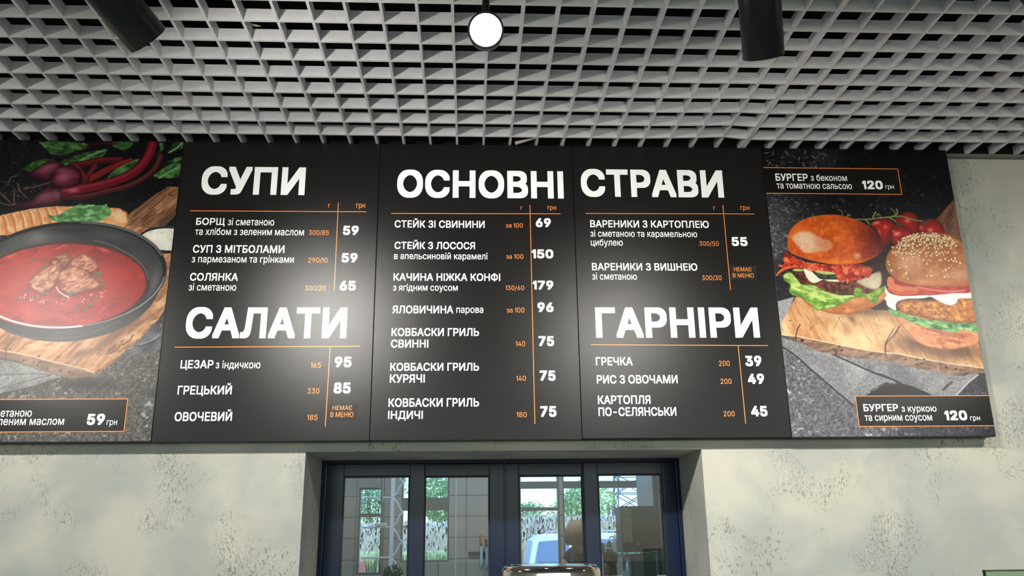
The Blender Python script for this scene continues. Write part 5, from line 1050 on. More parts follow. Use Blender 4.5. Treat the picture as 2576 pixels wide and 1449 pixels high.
# ------------------------------------------------------------------ kitchen shell beyond the window
KY = 3.5
def tiles():
    m = mottled('beige_tile', (176, 166, 152), (164, 154, 140), 1.5, .3)
    t, b, N, L = nodes(m)
    tc = N('ShaderNodeTexCoord'); sp = N('ShaderNodeSeparateXYZ'); cb = N('ShaderNodeCombineXYZ')
    L(tc.outputs['Object'], sp.inputs[0]); L(sp.outputs['X'], cb.inputs['X']); L(sp.outputs['Z'], cb.inputs['Y'])
    br = N('ShaderNodeTexBrick', offset=0.)
    br.inputs['Scale'].default_value = 1; br.inputs['Brick Width'].default_value = .2; br.inputs['Row Height'].default_value = .148; br.inputs['Mortar Size'].default_value = .0028
    br.inputs['Color1'].default_value = (*lin((176, 166, 152)), 1); br.inputs['Color2'].default_value = (*lin((168, 158, 144)), 1); br.inputs['Mortar'].default_value = (*lin((84, 76, 68)), 1)
    L(cb.outputs[0], br.inputs['Vector']); L(br.outputs['Color'], b.inputs['Base Color'])
    return m
M['tile'] = tiles()
holes = [(-1.185, -1.012, 1.38, 1.985), (-.875, -.525, 1.46, 2.35), (-.009, .287, 1.40, 2.35), (.312, .945, 1.49, 2.35)]  # first and last openings and the third one's top copy reflections on the glass
m = MB(); xs = [-4.5] + [v for h in holes for v in h[:2]] + [4.5]
for i in range(0, len(xs), 2): m.box(xs[i], xs[i + 1], KY, KY + .12, 0, 3.5)
for h in holes: m.box(h[0], h[1], KY, KY + .12, 0, h[2]); m.box(h[0], h[1], KY, KY + .12, h[3], 3.5)
struct(m.build('wall_back', M['tile']), 'beige tiled kitchen wall with windows, seen through the serving window', 'wall')
M['kframe'] = mat('brown_grey_window_frame', (104, 96, 84), .45)
for i, (h, bars, lab) in enumerate(zip(holes, ([1.79], [1.865], [1.822, 1.995], [1.995]), ('narrow opening copying a sky reflection in the leftmost pane', 'kitchen window with green bushes seen through the second pane', 'kitchen window with the parked pale car seen through the third pane', 'wide opening copying the reflected storefront window in the rightmost pane'))):
    t = thing('window_%d' % (i + 2), lab, 'window', ((h[0] + h[1]) / 2, KY + .05, h[2])); t['kind'] = 'structure'
    f = MB(); e = .012
    f.box(h[0], h[0] + e, KY + .02, KY + .08, h[2], h[3]); f.box(h[1] - e, h[1], KY + .02, KY + .08, h[2], h[3])
    f.box(h[0] + e, h[1] - e, KY + .02, KY + .08, h[3] - e, h[3]); f.box(h[0] + e, h[1] - e, KY + .02, KY + .08, h[2], h[2] + e)
    for z in bars:
        k = .012 if z == 1.822 or z == 1.79 else .045 if z == 1.865 else .025
        f.box(h[0] + e, h[1] - e, KY + .02, KY + .08, z - k, z + k)
    f.build('window_frame', M['kframe'], t)
    f = MB(); f.box(h[0] + .002, h[1] - .002, KY + .05, KY + .053, h[2] + .002, h[3] - .002); f.build('pane', M['glass'], t)
m = MB(); m.box(-.479, -.472, KY - .008, KY - .0005, 0, 3.49)
struct(m.build('trim_2', mat('white_corner_bead', (214, 210, 202), .4)), 'white tile edging strip on the kitchen wall', 'trim')
t = thing('kitchen_fill_light', 'unseen white light panel added overhead to brighten the kitchen', 'ceiling light', (-.2, 1.9, 3.49))
m = MB(); m.rbox(-.8, .4, 1.6, 2.2, 3.455, 3.499, .004); m.build('light_housing', mat('white_housing', (220, 220, 216), .5), t)
m = MB(); m.box(-.77, .37, 1.63, 2.17, 3.450, 3.4545); m.build('diffuser', emit('kitchen_fill_glow', (250, 250, 255), 17.), t)  # added glowing panel, out of view, lights the kitchen

# ------------------------------------------------------------------ things in the kitchen
STEEL = mat('brushed_steel', (170, 172, 174), .28, .9); WHITE = mat('white_plastic', (222, 224, 226), .35); DARK = mat('dark_grey_casing', (44, 44, 46), .35)
# knife rack with knives on the tiles
t = thing('knife_rack', 'black magnetic bar on beige tiles seen through the second pane', 'knife rack', (-0.307,3.490,1.505))
a = (-0.384,3.470,1.506); b_ = (-0.201,3.470,1.528)
m = MB(); m.rbox(a[0], b_[0], 3.475, 3.4995, a[2], b_[2], .003); m.build('bar', DARK, t)
def knife(px_top, px_bot, hc, lab, tilt=0.):
    p = Vector(px_top); q = Vector(px_bot)
    t = thing('kitchen_knife', lab, 'knife', tuple(q), 'knives on the magnetic bar')
    d = (p - q)
    m = MB(); m.tube([q + d * 0., q + d * .25 + Vector((.004, 0, 0)), q + d * .6, q + d * .95, p], [.007, .009, .008, .010, .006], 12); m.build('handle', hc, t, True)
    m = MB(); m.prism([(q.x - .011, q.z + .004), (q.x + .011, q.z + .004), (q.x + .010, q.z - .10), (q.x - .006, q.z - .15)], q.y - .0012, q.y + .0012); m.build('blade', STEEL, t)
knife((-0.296,3.470,1.647), (-0.290,3.470,1.565), mat('orange_handle', (214, 120, 24), .5), 'knife with a bright orange handle on the magnetic bar')
knife((-0.258,3.470,1.614), (-0.253,3.470,1.553), mat('black_handle', (20, 20, 22), .5), 'knife with a black handle right of the orange one')
# ceiling lamp reflected in the pane, built as a hanging thing behind it
c = Vector((-0.885,2.200,1.697))
t = thing('reflected_lamp', 'reflection of a white flat ceiling lamp, built on thin rods behind the leftmost pane', 'lamp', tuple(c))
m = MB(); m.rbox(c.x - .032, c.x + .032, c.y - .03, c.y + .03, c.z - .009, c.z + .012, .004); m.build('shade', WHITE, t)
m = MB()
for dx, tx in ((-.022, -.012), (-.002, .004), (.010, .010)): m.tube([(c.x + dx, c.y, c.z + .01), (c.x + tx, c.y, c.z + .13)], .003, 8)
m.tube([(c.x, c.y, c.z + .125), (c.x + .004, c.y, 3.5)], .006, 8); m.rbox(c.x - .022, c.x + .026, c.y - .012, c.y + .012, c.z + .12, c.z + .14, .004); m.build('rods', STEEL, t, True)
# white outdoor lattice reflected in the pane, built inside the kitchen
c = Vector((-0.912,3.200,1.632))
t = thing('reflected_mast', 'reflection of a white outdoor lattice, built as a braced upright behind the leftmost pane', 'mast', (c.x, c.y, 0))
m = MB(); m.box(c.x - .012, c.x + .012, c.y - .012, c.y + .012, 0, 3.49); m.build('post', WHITE, t)
m = MB()
for k in range(6):
    z0 = 1.30 + k * .20
    m.tube([(c.x, c.y, z0), (c.x + .03, c.y, z0 + .03), (c.x + .055, c.y, z0 + .08), (c.x + .075, c.y, z0 + .10)], .006, 8)
    m.tube([(c.x, c.y, z0 + .2), (c.x + .03, c.y, z0 + .17), (c.x + .055, c.y, z0 + .12), (c.x + .075, c.y, z0 + .10)], .006, 8)
    m.tube([(c.x - .20, c.y, z0 + .2), (c.x, c.y, z0 + .2)], .006, 8)
m.build('brace', WHITE, t, True)
# potted herb
c = Vector((-0.748,1.500,1.465))
t = thing('potted_herb', 'dark green bushy herb in a pot seen at the bottom of the leftmost pane', 'plant', (c.x, c.y, 1.38))
m = MB(); m.lathe([(.03, 1.352), (.04, 1.41), (.042, 1.412), (.038, 1.412), (.036, 1.40), (.001, 1.40)], 24, Matrix.Translation((c.x, c.y, 0))); m.build('pot', mat('clay_pot', (112, 72, 52), .7), t, True)
m = MB(); r = random.Random(5)
for _ in range(260):
    d = Vector((r.gauss(0, 1), r.gauss(0, 1), r.gauss(0, .8))).normalized() * r.uniform(.2, 1) ** .5
    p = Vector((c.x, c.y, 1.455)) + Vector((d.x * .05, d.y * .05, d.z * .05)); e1 = Vector((r.gauss(0, 1), r.gauss(0, 1), r.gauss(0, 1))).normalized() * .010; e2 = e1.orthogonal().normalized() * .006
    m.add([p - e1, p + e2, p + e1, p - e2], [(0, 1, 2, 3)])
m.tube([(c.x, c.y, 1.39), (c.x, c.y, 1.46)], .006, 8)
m.build('foliage', mottled('herb_green', (38, 58, 32), (58, 84, 44), 30.), t)
# left worktop carrying the plant and the tray
t = thing('kitchen_cabinet', 'steel-topped kitchen cabinet just below the left panes', 'cabinet', (-.75, 1.6, 0))
m = MB(); m.rbox(-1.2, -.42, 1.3, 1.95, 0, 1.33, .004); m.build('carcass', WHITE, t)
m = MB(); m.rbox(-1.21, -.41, 1.29, 1.96, 1.331, 1.352, .003); m.build('worktop', STEEL, t)
c = Vector((-0.558,1.600,1.458))
t = thing('food_tray', 'white tray of brown sausages at the bottom of the second pane', 'tray', (c.x, c.y, 1.352))
m = MB(); m.rbox(c.x - .085, c.x + .095, c.y - .09, c.y + .12, 1.3525, 1.366, .004)
for q in ((c.x - .085, c.x - .078, c.y - .09, c.y + .12), (c.x + .088, c.x + .095, c.y - .09, c.y + .12), (c.x - .078, c.x + .088, c.y + .113, c.y + .12), (c.x - .078, c.x + .088, c.y - .09, c.y - .083)): m.rbox(q[0], q[1], q[2], q[3], 1.364, 1.388, .002)
m.build('tray', WHITE, t)
SAUS = mottled('sausage', (120, 52, 38), (86, 34, 26), 40., .35)
for k in range(7):
    y = c.y - .06 + .024 * k; x = c.x - .055 + .006 * (k % 3); zz = 1.385 + .017 * (k % 2)
    m = MB(); m.tube([(x - .012, y, zz), (x - .008, y, zz + .001), (x + .02, y + .002, zz + .004), (x + .075, y, zz + .003), (x + .085, y, zz), (x + .089, y, zz)], [.004, .010, .0125, .012, .009, .003], 12)
    tag(m.build('sausage', SAUS, None, True), 'brown sausage lying in the white tray behind the second pane', 'sausage', 'sausages in the white tray')
# right side: tall cabinet, glass shelf, casing, pack, kettle, box, canister
t = thing('kitchen_cabinet', 'white kitchen cabinet just below the rightmost pane', 'cabinet', (.45, 1.25, 0))
m = MB(); m.rbox(.15, .62, .95, 1.55, 0, 1.41, .004); m.build('carcass', WHITE, t)
m = MB(); m.rbox(.14, .63, .94, 1.56, 1.411, 1.432, .003); m.build('worktop', mat('white_worktop', (206, 208, 212), .3), t)
a = Vector((0.221,1.100,1.548)); b_ = Vector((0.474,1.100,1.545)); zs = a.z
m = MB(); m.rbox(a.x, b_.x, 1.10, 1.48, zs - .004, zs + .004, .001)
tag(m.build('glass_shelf', glass('shelf_glass', (196, 226, 214), 1.5), None), 'thin green-edged glass shelf seen low in the rightmost pane', 'shelf')
bx = Vector((0.384,1.200,1.544)); bz = Vector((0.488,1.200,1.543))
m = MB(); m.rbox(bx.x, bz.x, 1.18, 1.46, 1.4325, zs - .0045, .004)
tag(m.build('storage_box', mat('dark_blue_box', (46, 50, 60), .4), None), 'dark blue-grey box under the glass shelf in the rightmost pane', 'box')
c = Vector((0.358,1.200,1.478))
m = MB(); hh = zs - .0045
m.lathe([(.001, 1.4325), (.024, 1.4325), (.026, 1.436), (.026, hh - .016), (.022, hh - .008), (.012, hh - .004), (.001, hh - .003)], 32, Matrix.Translation((c.x, c.y + .01, 0)))
tag(m.build('steel_canister', STEEL, None, True), 'shiny steel canister left of the dark box under the glass shelf', 'canister')
lp = Vector((0.245,1.200,1.546))
m = MB(); m.lathe([(.006, 1.4325), (.006, zs - .0045)], 16, Matrix.Translation((lp.x, 1.22, 0)))
tag(m.build('shelf_post', STEEL, None, True), 'thin steel post carrying the left end of the glass shelf', 'post')
a = Vector((0.340,1.250,1.558)); b_ = Vector((0.506,1.250,1.758))
t = thing('monitor_casing', 'dark grey box-shaped casing hanging over the glass shelf in the rightmost pane', 'casing', (a.x, 1.3, zs + .004))
m = MB(); m.rbox(a.x, b_.x, 1.23, 1.38, zs + .0045, b_.z, .006); m.build('casing', DARK, t)
m = MB(); m.rbox(a.x + .008, a.x + .052, 1.2285, 1.2305, zs + .045, b_.z - .006, .0005); m.build('side_panel', mottled('tan_panel', (136, 116, 82), (168, 148, 104), 30., .3), t)
m = MB(); m.rbox(a.x + .003, b_.x - .003, 1.222, 1.2295, zs + .006, zs + .034, .002); m.build('lower_lip', mat('lip', (30, 28, 28), .5), t)
m = MB(); m.rbox(a.x + .066, a.x + .084, 1.220, 1.2285, zs + .035, zs + .039, .001); m.build('latch', WHITE, t)
c = Vector((0.267,1.160,1.554))
t = thing('carton', 'small white and red house-shaped carton on the glass shelf', 'carton', (c.x, c.y, zs + .004))
m = MB(); z0 = zs + .0045
m.prism([(c.x - .017, z0), (c.x + .017, z0), (c.x + .017, z0 + .036), (c.x, z0 + .050), (c.x - .017, z0 + .036)], c.y - .012, c.y + .012); m.build('carton_body', WHITE, t)
m = MB(); m.box(c.x - .0165, c.x + .0165, c.y - .0128, c.y - .0122, z0 + .001, z0 + .013); m.build('red_band', mat('red_print', (188, 40, 44), .5), t)
m = MB(); m.prism([(c.x - .015, z0 + .0385), (c.x + .015, z0 + .0385), (c.x, z0 + .049)], c.y - .0128, c.y - .0122); m.build('red_gable', bpy.data.materials['red_print'], t)
m = MB()
for dx in (-.009, .001): m.box(c.x + dx, c.x + dx + .008, c.y - .0128, c.y - .0122, z0 + .020, z0 + .034)
m.build('window_print', mat('grey_print', (96, 104, 116), .5), t)
c = Vector((0.355,1.420,1.549))
t = thing('electric_kettle', 'white kettle standing behind the dark casing on the glass shelf', 'kettle', (c.x, c.y, zs + .004))
m = MB(); m.lathe([(.001, z0), (.026, z0), (.030, z0 + .006), (.028, z0 + .05), (.020, z0 + .075), (.010, z0 + .082), (.001, z0 + .084)], 32, Matrix.Translation((c.x, c.y, 0))); m.build('body', WHITE, t, True)
m = MB(); m.tube([(c.x - .020, c.y, z0 + .07), (c.x - .040, c.y, z0 + .066), (c.x - .044, c.y, z0 + .04), (c.x - .030, c.y, z0 + .015)], .004, 10); m.build('handle', WHITE, t, True)
# steel cupboard at the right
a = Vector((0.599,1.750,1.719)) + Vector((.012, 0, 0))
t = thing('steel_cupboard', 'tall grey steel cupboard at the right edge of the rightmost pane', 'cupboard', (a.x + .25, 2.0, 0))
m = MB(); m.rbox(a.x, a.x + .5, 1.75, 2.2, 0, 2.25, .005); m.build('carcass', mat('cupboard_grey', (120, 116, 116), .4), t)
m = MB(); m.rbox(a.x + .024, a.x + .49, 1.735, 1.749, .05, 1.84, .003); m.build('door', mat('cupboard_door', (132, 126, 128), .35), t)
m = MB(); m.rbox(a.x + .024, a.x + .49, 1.735, 1.749, 1.86, 2.22, .003); m.build('door', bpy.data.materials['cupboard_door'], t)
m = MB(); m.rbox(a.x + .012, a.x + .02, 1.737, 1.7495, .05, 2.22, .001); m.build('seal', mat('dark_seal', (30, 29, 28), .5), t)

# ------------------------------------------------------------------ person reflected in the glass, built as a figure in the kitchen
PXY = Vector((0.252,1.930,1.617))
def skin(name, joints, edges, m, parent=None, sub=2, root=0):
    me = bpy.data.meshes.new(name); me.from_pydata([j[0] for j in joints], edges, [])
    o = bpy.data.objects.new(name, me); COL.objects.link(o)
    md = o.modifiers.new('skin', 'SKIN'); md.use_smooth_shade = True
    for i, j in enumerate(joints):
        r = j[1]; me.skin_vertices[0].data[i].radius = (r, r) if not isinstance(r, tuple) else r
        me.skin_vertices[0].data[i].use_root = (i == root)
    sb = o.modifiers.new('sub', 'SUBSURF'); sb.levels = sub; sb.render_levels = sub
    bpy.context.view_layer.update()
    ev = bpy.data.meshes.new_from_object(o.evaluated_get(bpy.context.evaluated_depsgraph_get()))
    bpy.data.objects.remove(o); bpy.data.meshes.remove(me)
    ev.name = name; ev.materials.clear(); ev.materials.append(m)
    ev.polygons.foreach_set('use_smooth', [True] * len(ev.polygons))
    o = bpy.data.objects.new(name, ev); COL.objects.link(o)
    if parent: o.parent = parent; ev.transform(root_matrix(parent).inverted())
    return o
SK = mottled('skin', (176, 124, 100), (164, 112, 90), 12., .5)
px, py = PXY.x, PXY.y
CA, SA = math.cos(math.radians(-68)), math.sin(math.radians(-68))      # turned to face right
def J(x, y, z, r): return ((px + x * CA - y * SA, py + x * SA + y * CA, z), r)
t = thing('person', 'person in a black short-sleeved top reflected in the third pane, built as a figure behind it, turned to the right', 'person', (px, py, 0))
jt = [J(0, 0, .95, (.15, .10)), J(0, .01, 1.12, (.135, .095)), J(0, .03, 1.30, (.15, .10)), J(0, .05, 1.46, (.12, .085)), J(0, .03, 1.535, (.058, .058)), J(0, .0, 1.575, (.05, .055)), J(0, -.02, 1.615, (.072, .086)), J(0, -.02, 1.66, (.066, .08)),
      J(-.085, 0, .88, (.085, .085)), J(-.09, .0, .50, .058), J(-.09, -.03, .26, .05), J(-.09, -.02, .085, .036), J(-.095, .12, .035, (.042, .03)),
      J(.085, 0, .88, (.085, .085)), J(.09, .0, .50, .058), J(.09, -.03, .26, .05), J(.09, -.02, .085, .036), J(.095, .12, .035, (.042, .03)),
      J(-.10, .05, 1.535, .06), J(-.165, .05, 1.525, .056), J(-.20, -.06, 1.39, .046), J(-.205, -.10, 1.26, .037), J(-.17, .03, 1.15, .033), J(-.13, .13, 1.10, .025),
      J(.10, .05, 1.535, .06), J(.165, .05, 1.525, .056), J(.20, -.06, 1.39, .046), J(.205, -.10, 1.26, .037), J(.17, .03, 1.15, .033), J(.13, .13, 1.10, .025)]
ed = [(0, 1), (1, 2), (2, 3), (3, 4), (4, 5), (5, 6), (6, 7), (0, 8), (8, 9), (9, 10), (10, 11), (11, 12), (0, 13), (13, 14), (14, 15), (15, 16), (16, 17), (3, 18), (18, 19), (19, 20), (20, 21), (21, 22), (22, 23), (3, 24), (24, 25), (25, 26), (26, 27), (27, 28), (28, 29)]
for sgn, wr in ((-1, 23), (1, 29)):
    w0 = Vector(jt[wr][0]); rz = Matrix.Rotation(math.radians(-68), 3, 'Z'); d = rz @ Vector((-sgn * .02, .05, -.012)); n0 = len(jt)
    jt.append((tuple(w0 + d * .8), (.030, .018))); ed.append((wr, n0))
    for k in range(4):
        o1 = rz @ Vector((sgn * (.027 - .018 * k), 0, 0)); ln = (.030, .036, .038, .033)[k]
        b0 = len(jt)
        jt.append((tuple(w0 + d * 1.35 + o1), .0088)); jt.append((tuple(w0 + d * 1.35 + o1 + rz @ Vector((0, ln, -.010))), .0085)); jt.append((tuple(w0 + d * 1.35 + o1 + rz @ Vector((0, ln * 1.6, -.034))), .0075))
        ed += [(n0, b0), (b0, b0 + 1), (b0 + 1, b0 + 2)]
    b0 = len(jt)
    jt.append((tuple(w0 + d * .6 + rz @ Vector((-sgn * .034, .016, 0))), .010)); jt.append((tuple(w0 + d * .6 + rz @ Vector((-sgn * .046, .046, -.006))), .0085)); ed += [(n0, b0), (b0, b0 + 1)]
skin('person_body', jt, ed, SK, t, 2)
sh = [J(0, 0, .93, (.165, .118)), J(0, .01, 1.12, (.15, .112)), J(0, .03, 1.30, (.166, .118)), J(0, .05, 1.46, (.14, .105)), J(0, .07, 1.535, (.090, .080)), J(-.10, .05, 1.535, .078), J(-.17, .05, 1.52, .072), J(-.192, -.01, 1.45, .060), J(.10, .05, 1.535, .078), J(.17, .05, 1.52, .072), J(.192, -.01, 1.45, .060)]
skin('shirt', sh, [(0, 1), (1, 2), (2, 3), (3, 4), (3, 5), (5, 6), (6, 7), (3, 8), (8, 9), (9, 10)], mat('black_cotton', (18, 17, 19), .85), t, 2)
tr = [J(0, 0, .94, (.168, .125)), J(-.088, 0, .86, .102), J(-.093, 0, .50, .082), J(-.093, -.02, .11, .07), J(.088, 0, .86, .102), J(.093, 0, .50, .082), J(.093, -.02, .11, .07)]
skin('trousers', tr, [(0, 1), (1, 2), (2, 3), (0, 4), (4, 5), (5, 6)], mat('grey_trousers', (60, 60, 66), .85), t, 2)
m = MB(); vs = []
m.lathe([(.001, .086), (.03, .083), (.058, .062), (.074, .030), (.078, .0), (.074, -.03), (.066, -.05), (.058, -.05)], 32, Matrix.Translation((px + .022 * SA, py - .022 * CA, 1.628)) @ Matrix.Rotation(math.radians(-68), 4, 'Z') @ Matrix.Diagonal((1, 1.16, 1, 1)), False)
m.build('hair', mottled('light_brown_hair', (150, 116, 84), (136, 104, 76), 30., .7, .1, 120.), t, True)

# ------------------------------------------------------------------ outdoors behind the kitchen
M['grass'] = mottled('dry_grass', (128, 136, 82), (164, 156, 108), .6, .9, .3, 8.)
m = MB(); m.box(-120, 120, -60, 200, -.4, -.101)
struct(m.build('ground', M['grass']), 'grassy ground outside the building', 'ground')
m = MB(); m.box(-14, 14, 8, 17.9, -.1005, -.06)
struct(m.build('parking_area', mottled('asphalt', (112, 110, 108), (98, 97, 96), 3., .9)), 'grey parking strip outside the kitchen windows', 'ground')
r = random.Random(77)
def tree(x, y, h, wd, lab, c1, c2, n=5200):
    t = thing('tree', lab, 'tree', (x, y, -.1), 'trees beyond the kitchen windows')
    m = MB(); m.tube([(x, y, -.15), (x + .1, y, h * .3), (x, y, h * .6)], [h * .035, h * .028, h * .012], 10); m.build('trunk', bpy.data.materials.get('bark') or mottled('bark', (92, 76, 60), (70, 58, 46), 8.), t, True)
    m = MB()
    lobes = [(Vector((x + r.gauss(0, wd * .25), y + r.gauss(0, wd * .2), h * r.uniform(.35, .85))), wd * r.uniform(.22, .36)) for _ in range(9)]
    for _ in range(n):
        c, rad = r.choice(lobes)
        d = Vector((r.gauss(0, 1), r.gauss(0, 1), r.gauss(0, 1))).normalized() * rad * r.uniform(.55, 1.05) ** .6
        p = c + d; s_ = r.uniform(.03, .065) * (.6 + h / 8); e1 = Vector((r.gauss(0, 1), r.gauss(0, 1), r.gauss(0, .6))).normalized(); e2 = e1.orthogonal().normalized()
        m.add([p - e1 * s_, p + e2 * s_ * .6, p + e1 * s_, p - e2 * s_ * .6], [(0, 1, 2, 3)])
    m.build('crown', leafy('leaves', c1, c2, .8), t)
for args in ((-7.4, 29, 5.4, 3.2, 'rounded dark tree reflected in the leftmost pane, built beyond it', (82, 112, 62), (124, 152, 88)),
             (-4.6, 33, 5.8, 3.2, 'bluish green tree on the left in the second pane', (104, 146, 108), (150, 184, 128)),
             (-1.3, 29.5, 6.2, 2.6, 'tall green tree on the right in the second pane', (112, 156, 98), (164, 192, 124)),
             (1.3, 35, 4.6, 2.6, 'dark green tree behind the reeds, left in the third pane', (74, 126, 98), (116, 160, 108)),
             (3.9, 31, 3.9, 2.4, 'fresh green tree behind the reeds, right in the third pane', (96, 146, 88), (152, 188, 104)),
             (7.4, 52, 3.8, 4.0, 'low tree left behind the canopy in the rightmost pane', (112, 138, 94), (150, 168, 114)),
             (13.5, 54, 3.6, 4.0, 'low tree right behind the canopy in the rightmost pane', (112, 134, 98), (142, 158, 112))): tree(*args)
m = MB(); r = random.Random(31)
for _ in range(15000):
    x = r.uniform(-3.4, 5.4); y = r.uniform(20.5, 26); h = r.uniform(.9, 2.05) * (1.0 if x > -.4 else .95); lx = r.gauss(0, .12); ly = r.gauss(0, .1); wv = r.uniform(.007, .016)
    m.add([(x - wv, y, -.1), (x + wv, y, -.1), (x + lx * .5 + wv, y + ly * .5, h * .6), (x + lx * .5 - wv, y + ly * .5, h * .6), (x + lx + wv * .4, y + ly, h), (x + lx - wv * .4, y + ly, h)], [(0, 1, 2, 3), (3, 2, 4, 5)])
    if r.random() < .5:
        for q in range(3): m.add([(x + lx, y + ly, h - .05), (x + lx + r.gauss(0, .06), y + ly, h + .08), (x + lx + r.gauss(0, .06), y + ly, h + .2)], [(0, 1, 2)])
o = m.build('dry_reeds', leafy('straw', (240, 220, 204), (226, 212, 178), 1.2))
tag(o, 'pale dry reeds standing behind the parked pale car', 'reeds', None, 'stuff')
m = MB()
for _ in range(7000):
    x = r.uniform(-4.2, -.2); y = r.uniform(18.4, 19.6); h = r.uniform(.6, 1.35); lx = r.gauss(0, .1); wv = r.uniform(.012, .03)
    m.add([(x - wv, y, -.1), (x + wv, y, -.1), (x + lx + wv * .3, y + r.gauss(0, .1), h), (x + lx - wv * .3, y, h)], [(0, 1, 2, 3)])
tag(m.build('tall_grass', leafy('pale_green_blades', (196, 206, 156), (230, 226, 190), 1.)), 'pale green tall grass filling the kitchen window behind the second pane', 'grass', None, 'stuff')

m = MB(); r = random.Random(41)  # added pale leaf backdrop, brightens the dark gaps between the reeds
for _ in range(12000):
    p = Vector((r.uniform(-9, 9), r.uniform(26.6, 27.8), r.uniform(-.1, 1.75) ** 1.0)); s_ = r.uniform(.05, .11); e1 = Vector((r.gauss(0, 1), r.gauss(0, .5), r.gauss(0, 1))).normalized(); e2 = e1.orthogonal().normalized()
    m.add([p - e1 * s_, p + e2 * s_ * .6, p + e1 * s_, p - e2 * s_ * .6], [(0, 1, 2, 3)])
tag(m.build('hedge', leafy('hedge_leaves', (206, 212, 170), (230, 222, 190), 1.)), 'long low pale green hedge added behind the dry reeds to lighten their gaps', 'hedge')

# parked cars
def car(name, lab, x0, L, y, H, body, lower, flip=False):
    t = thing(name, lab, 'car', (x0 + L / 2, y, -.06), None)
    X = (lambda u: x0 + L - u) if flip else (lambda u: x0 + u)
    k = H / 1.78
    prof = [(.02, .42), (.0, .62), (.03, 1.02), (.10, 1.12), (.20, 1.62), (.34, 1.74), (1.2, 1.78), (2.35, 1.74), (2.75, 1.62), (3.35, 1.14), (4.25, 1.02), (4.52, .86), (4.58, .55), (4.50, .40)]
    s = L / 4.6
    def loft(pr, half, zcut):
        m = MB(); n = len(pr); rows = []
        for q in (-1, -.94, .94, 1):
            row = []
            for u, z in pr:
                z *= k; tum = .0 if z < 1.05 * k else (z - 1.05 * k) * .22
                ww = (half - tum) * (1 if abs(q) < 1 else 1) * (abs(q) if abs(q) < 1 else 1) * (1 if q > 0 else -1)
                ins = .03 if abs(q) == 1 else 0
                row.append((X(u * s + (ins if u < 2.3 else -ins)), y + ww, z - .06 - (ins * .6 if z > 1.3 * k else 0)))
            rows.append(row)
        vs = [v for row in rows for v in row]; fs = []
        for a in range(3):
            for i in range(n):
                j = (i + 1) % n; fs.append((a * n + i, a * n + j, (a + 1) * n + j, (a + 1) * n + i))
        fs += [tuple(range(n)), tuple(reversed(range(3 * n, 4 * n)))]
        m.add(vs, fs); return m
    loft(prof, .88, 0).build('body', body, t)
    GL = bpy.data.materials.get('car_glass') or mat('car_glass', (120, 134, 150), .06, .35)
    for pts in ([(.30, 1.20), (.36, 1.60), (.98, 1.64), (.98, 1.20)], [(1.10, 1.20), (1.10, 1.64), (1.98, 1.63), (1.98, 1.20)], [(2.10, 1.20), (2.10, 1.62), (2.58, 1.58), (3.06, 1.22)]):
        m = MB(); yy = y - .88
        vs = []
        for o_ in (-.012, .01):
            for u, z in pts: vs.append((X(u * s), yy + (z * k - 1.05 * k) * .22 + o_, z * k - .06))
        n = len(pts); m.add(vs, [tuple(range(n)), tuple(reversed(range(n, 2 * n)))] + [(i, (i + 1) % n, (i + 1) % n + n, i + n) for i in range(n)]); m.build('side_window', GL, t)
    m = MB(); m.rbox(min(X(.03 * s), X(4.5 * s)), max(X(.03 * s), X(4.5 * s)), y - .905, y + .905, .33 * k, 1.06 * k - .06, .05); m.build('lower_body', lower, t)
    m = MB(); m.tube([(X(.45 * s), y - .66, 1.735 * k - .06), (X(.55 * s), y - .66, 1.80 * k - .06), (X(2.2 * s), y - .66, 1.80 * k - .06), (X(2.35 * s), y - .66, 1.735 * k - .06)], .018, 8); m.build('roof_rail', bpy.data.materials.get('rail') or mat('rail', (196, 198, 204), .3, .6), t, True)
    m = MB(); m.rbox(min(X(0), X(.10 * s)) - .005, max(X(0), X(.10 * s)), y - .915, y - .75, .90 * k, 1.18 * k - .06, .02); m.build('tail_light', bpy.data.materials.get('tail_red') or mat('tail_red', (220, 24, 50), .2), t)
    for u in (.92, 2.1):
        m = MB(); m.rbox(min(X(u * s), X((u + .2) * s)), max(X(u * s), X((u + .2) * s)), y - .935, y - .905, 1.03 * k - .06, 1.08 * k - .06, .01); m.build('door_handle', bpy.data.materials.get('rail'), t)
    m = MB(); m.rbox(min(X(1.1 * s), X(3.0 * s)), max(X(1.1 * s), X(3.0 * s)), y - .925, y - .895, 1.13 * k - .06, 1.17 * k - .06, .008); m.build('side_moulding', bpy.data.materials.get('rail'), t)
    RB = bpy.data.materials.get('tyre') or mat('tyre', (22, 22, 23), .8)
    for u in (.95, 3.65):
        for q in (-1, 1):
            mx = Matrix.Translation((X(u * s), y + q * .80, .33 - .06)) @ Matrix.Rotation(PI / 2, 4, 'X')
            m = MB(); m.lathe([(.20, -.12), (.30, -.12), (.33, -.09), (.33, .09), (.30, .12), (.20, .12)], 32, mx); wh = m.build('wheel', RB, t, True)
            m = MB(); m.lathe([(.001, -.122), (.19, -.122), (.20, -.10), (.20, .10), (.19, .122), (.001, .122)], 24, mx); m.build('rim', bpy.data.materials.get('rail'), wh, True)
SIL = mat('pale_silver_paint', (226, 230, 236), .3, .0); NAVY = mat('dark_navy_paint', (40, 52, 78), .25, .2)
car('suv', 'pale silver car with dark lower body parked beyond the third pane', .70, 4.6, 16.0, 1.78, SIL, NAVY)
RED = mat('red_paint', (168, 30, 40), .25, .1)
car('hatchback', 'red car parked beyond the leftmost pane', -6.2, 4.2, 11.5, 1.46, RED, mat('dark_red_paint', (128, 24, 34), .3, .1), True)

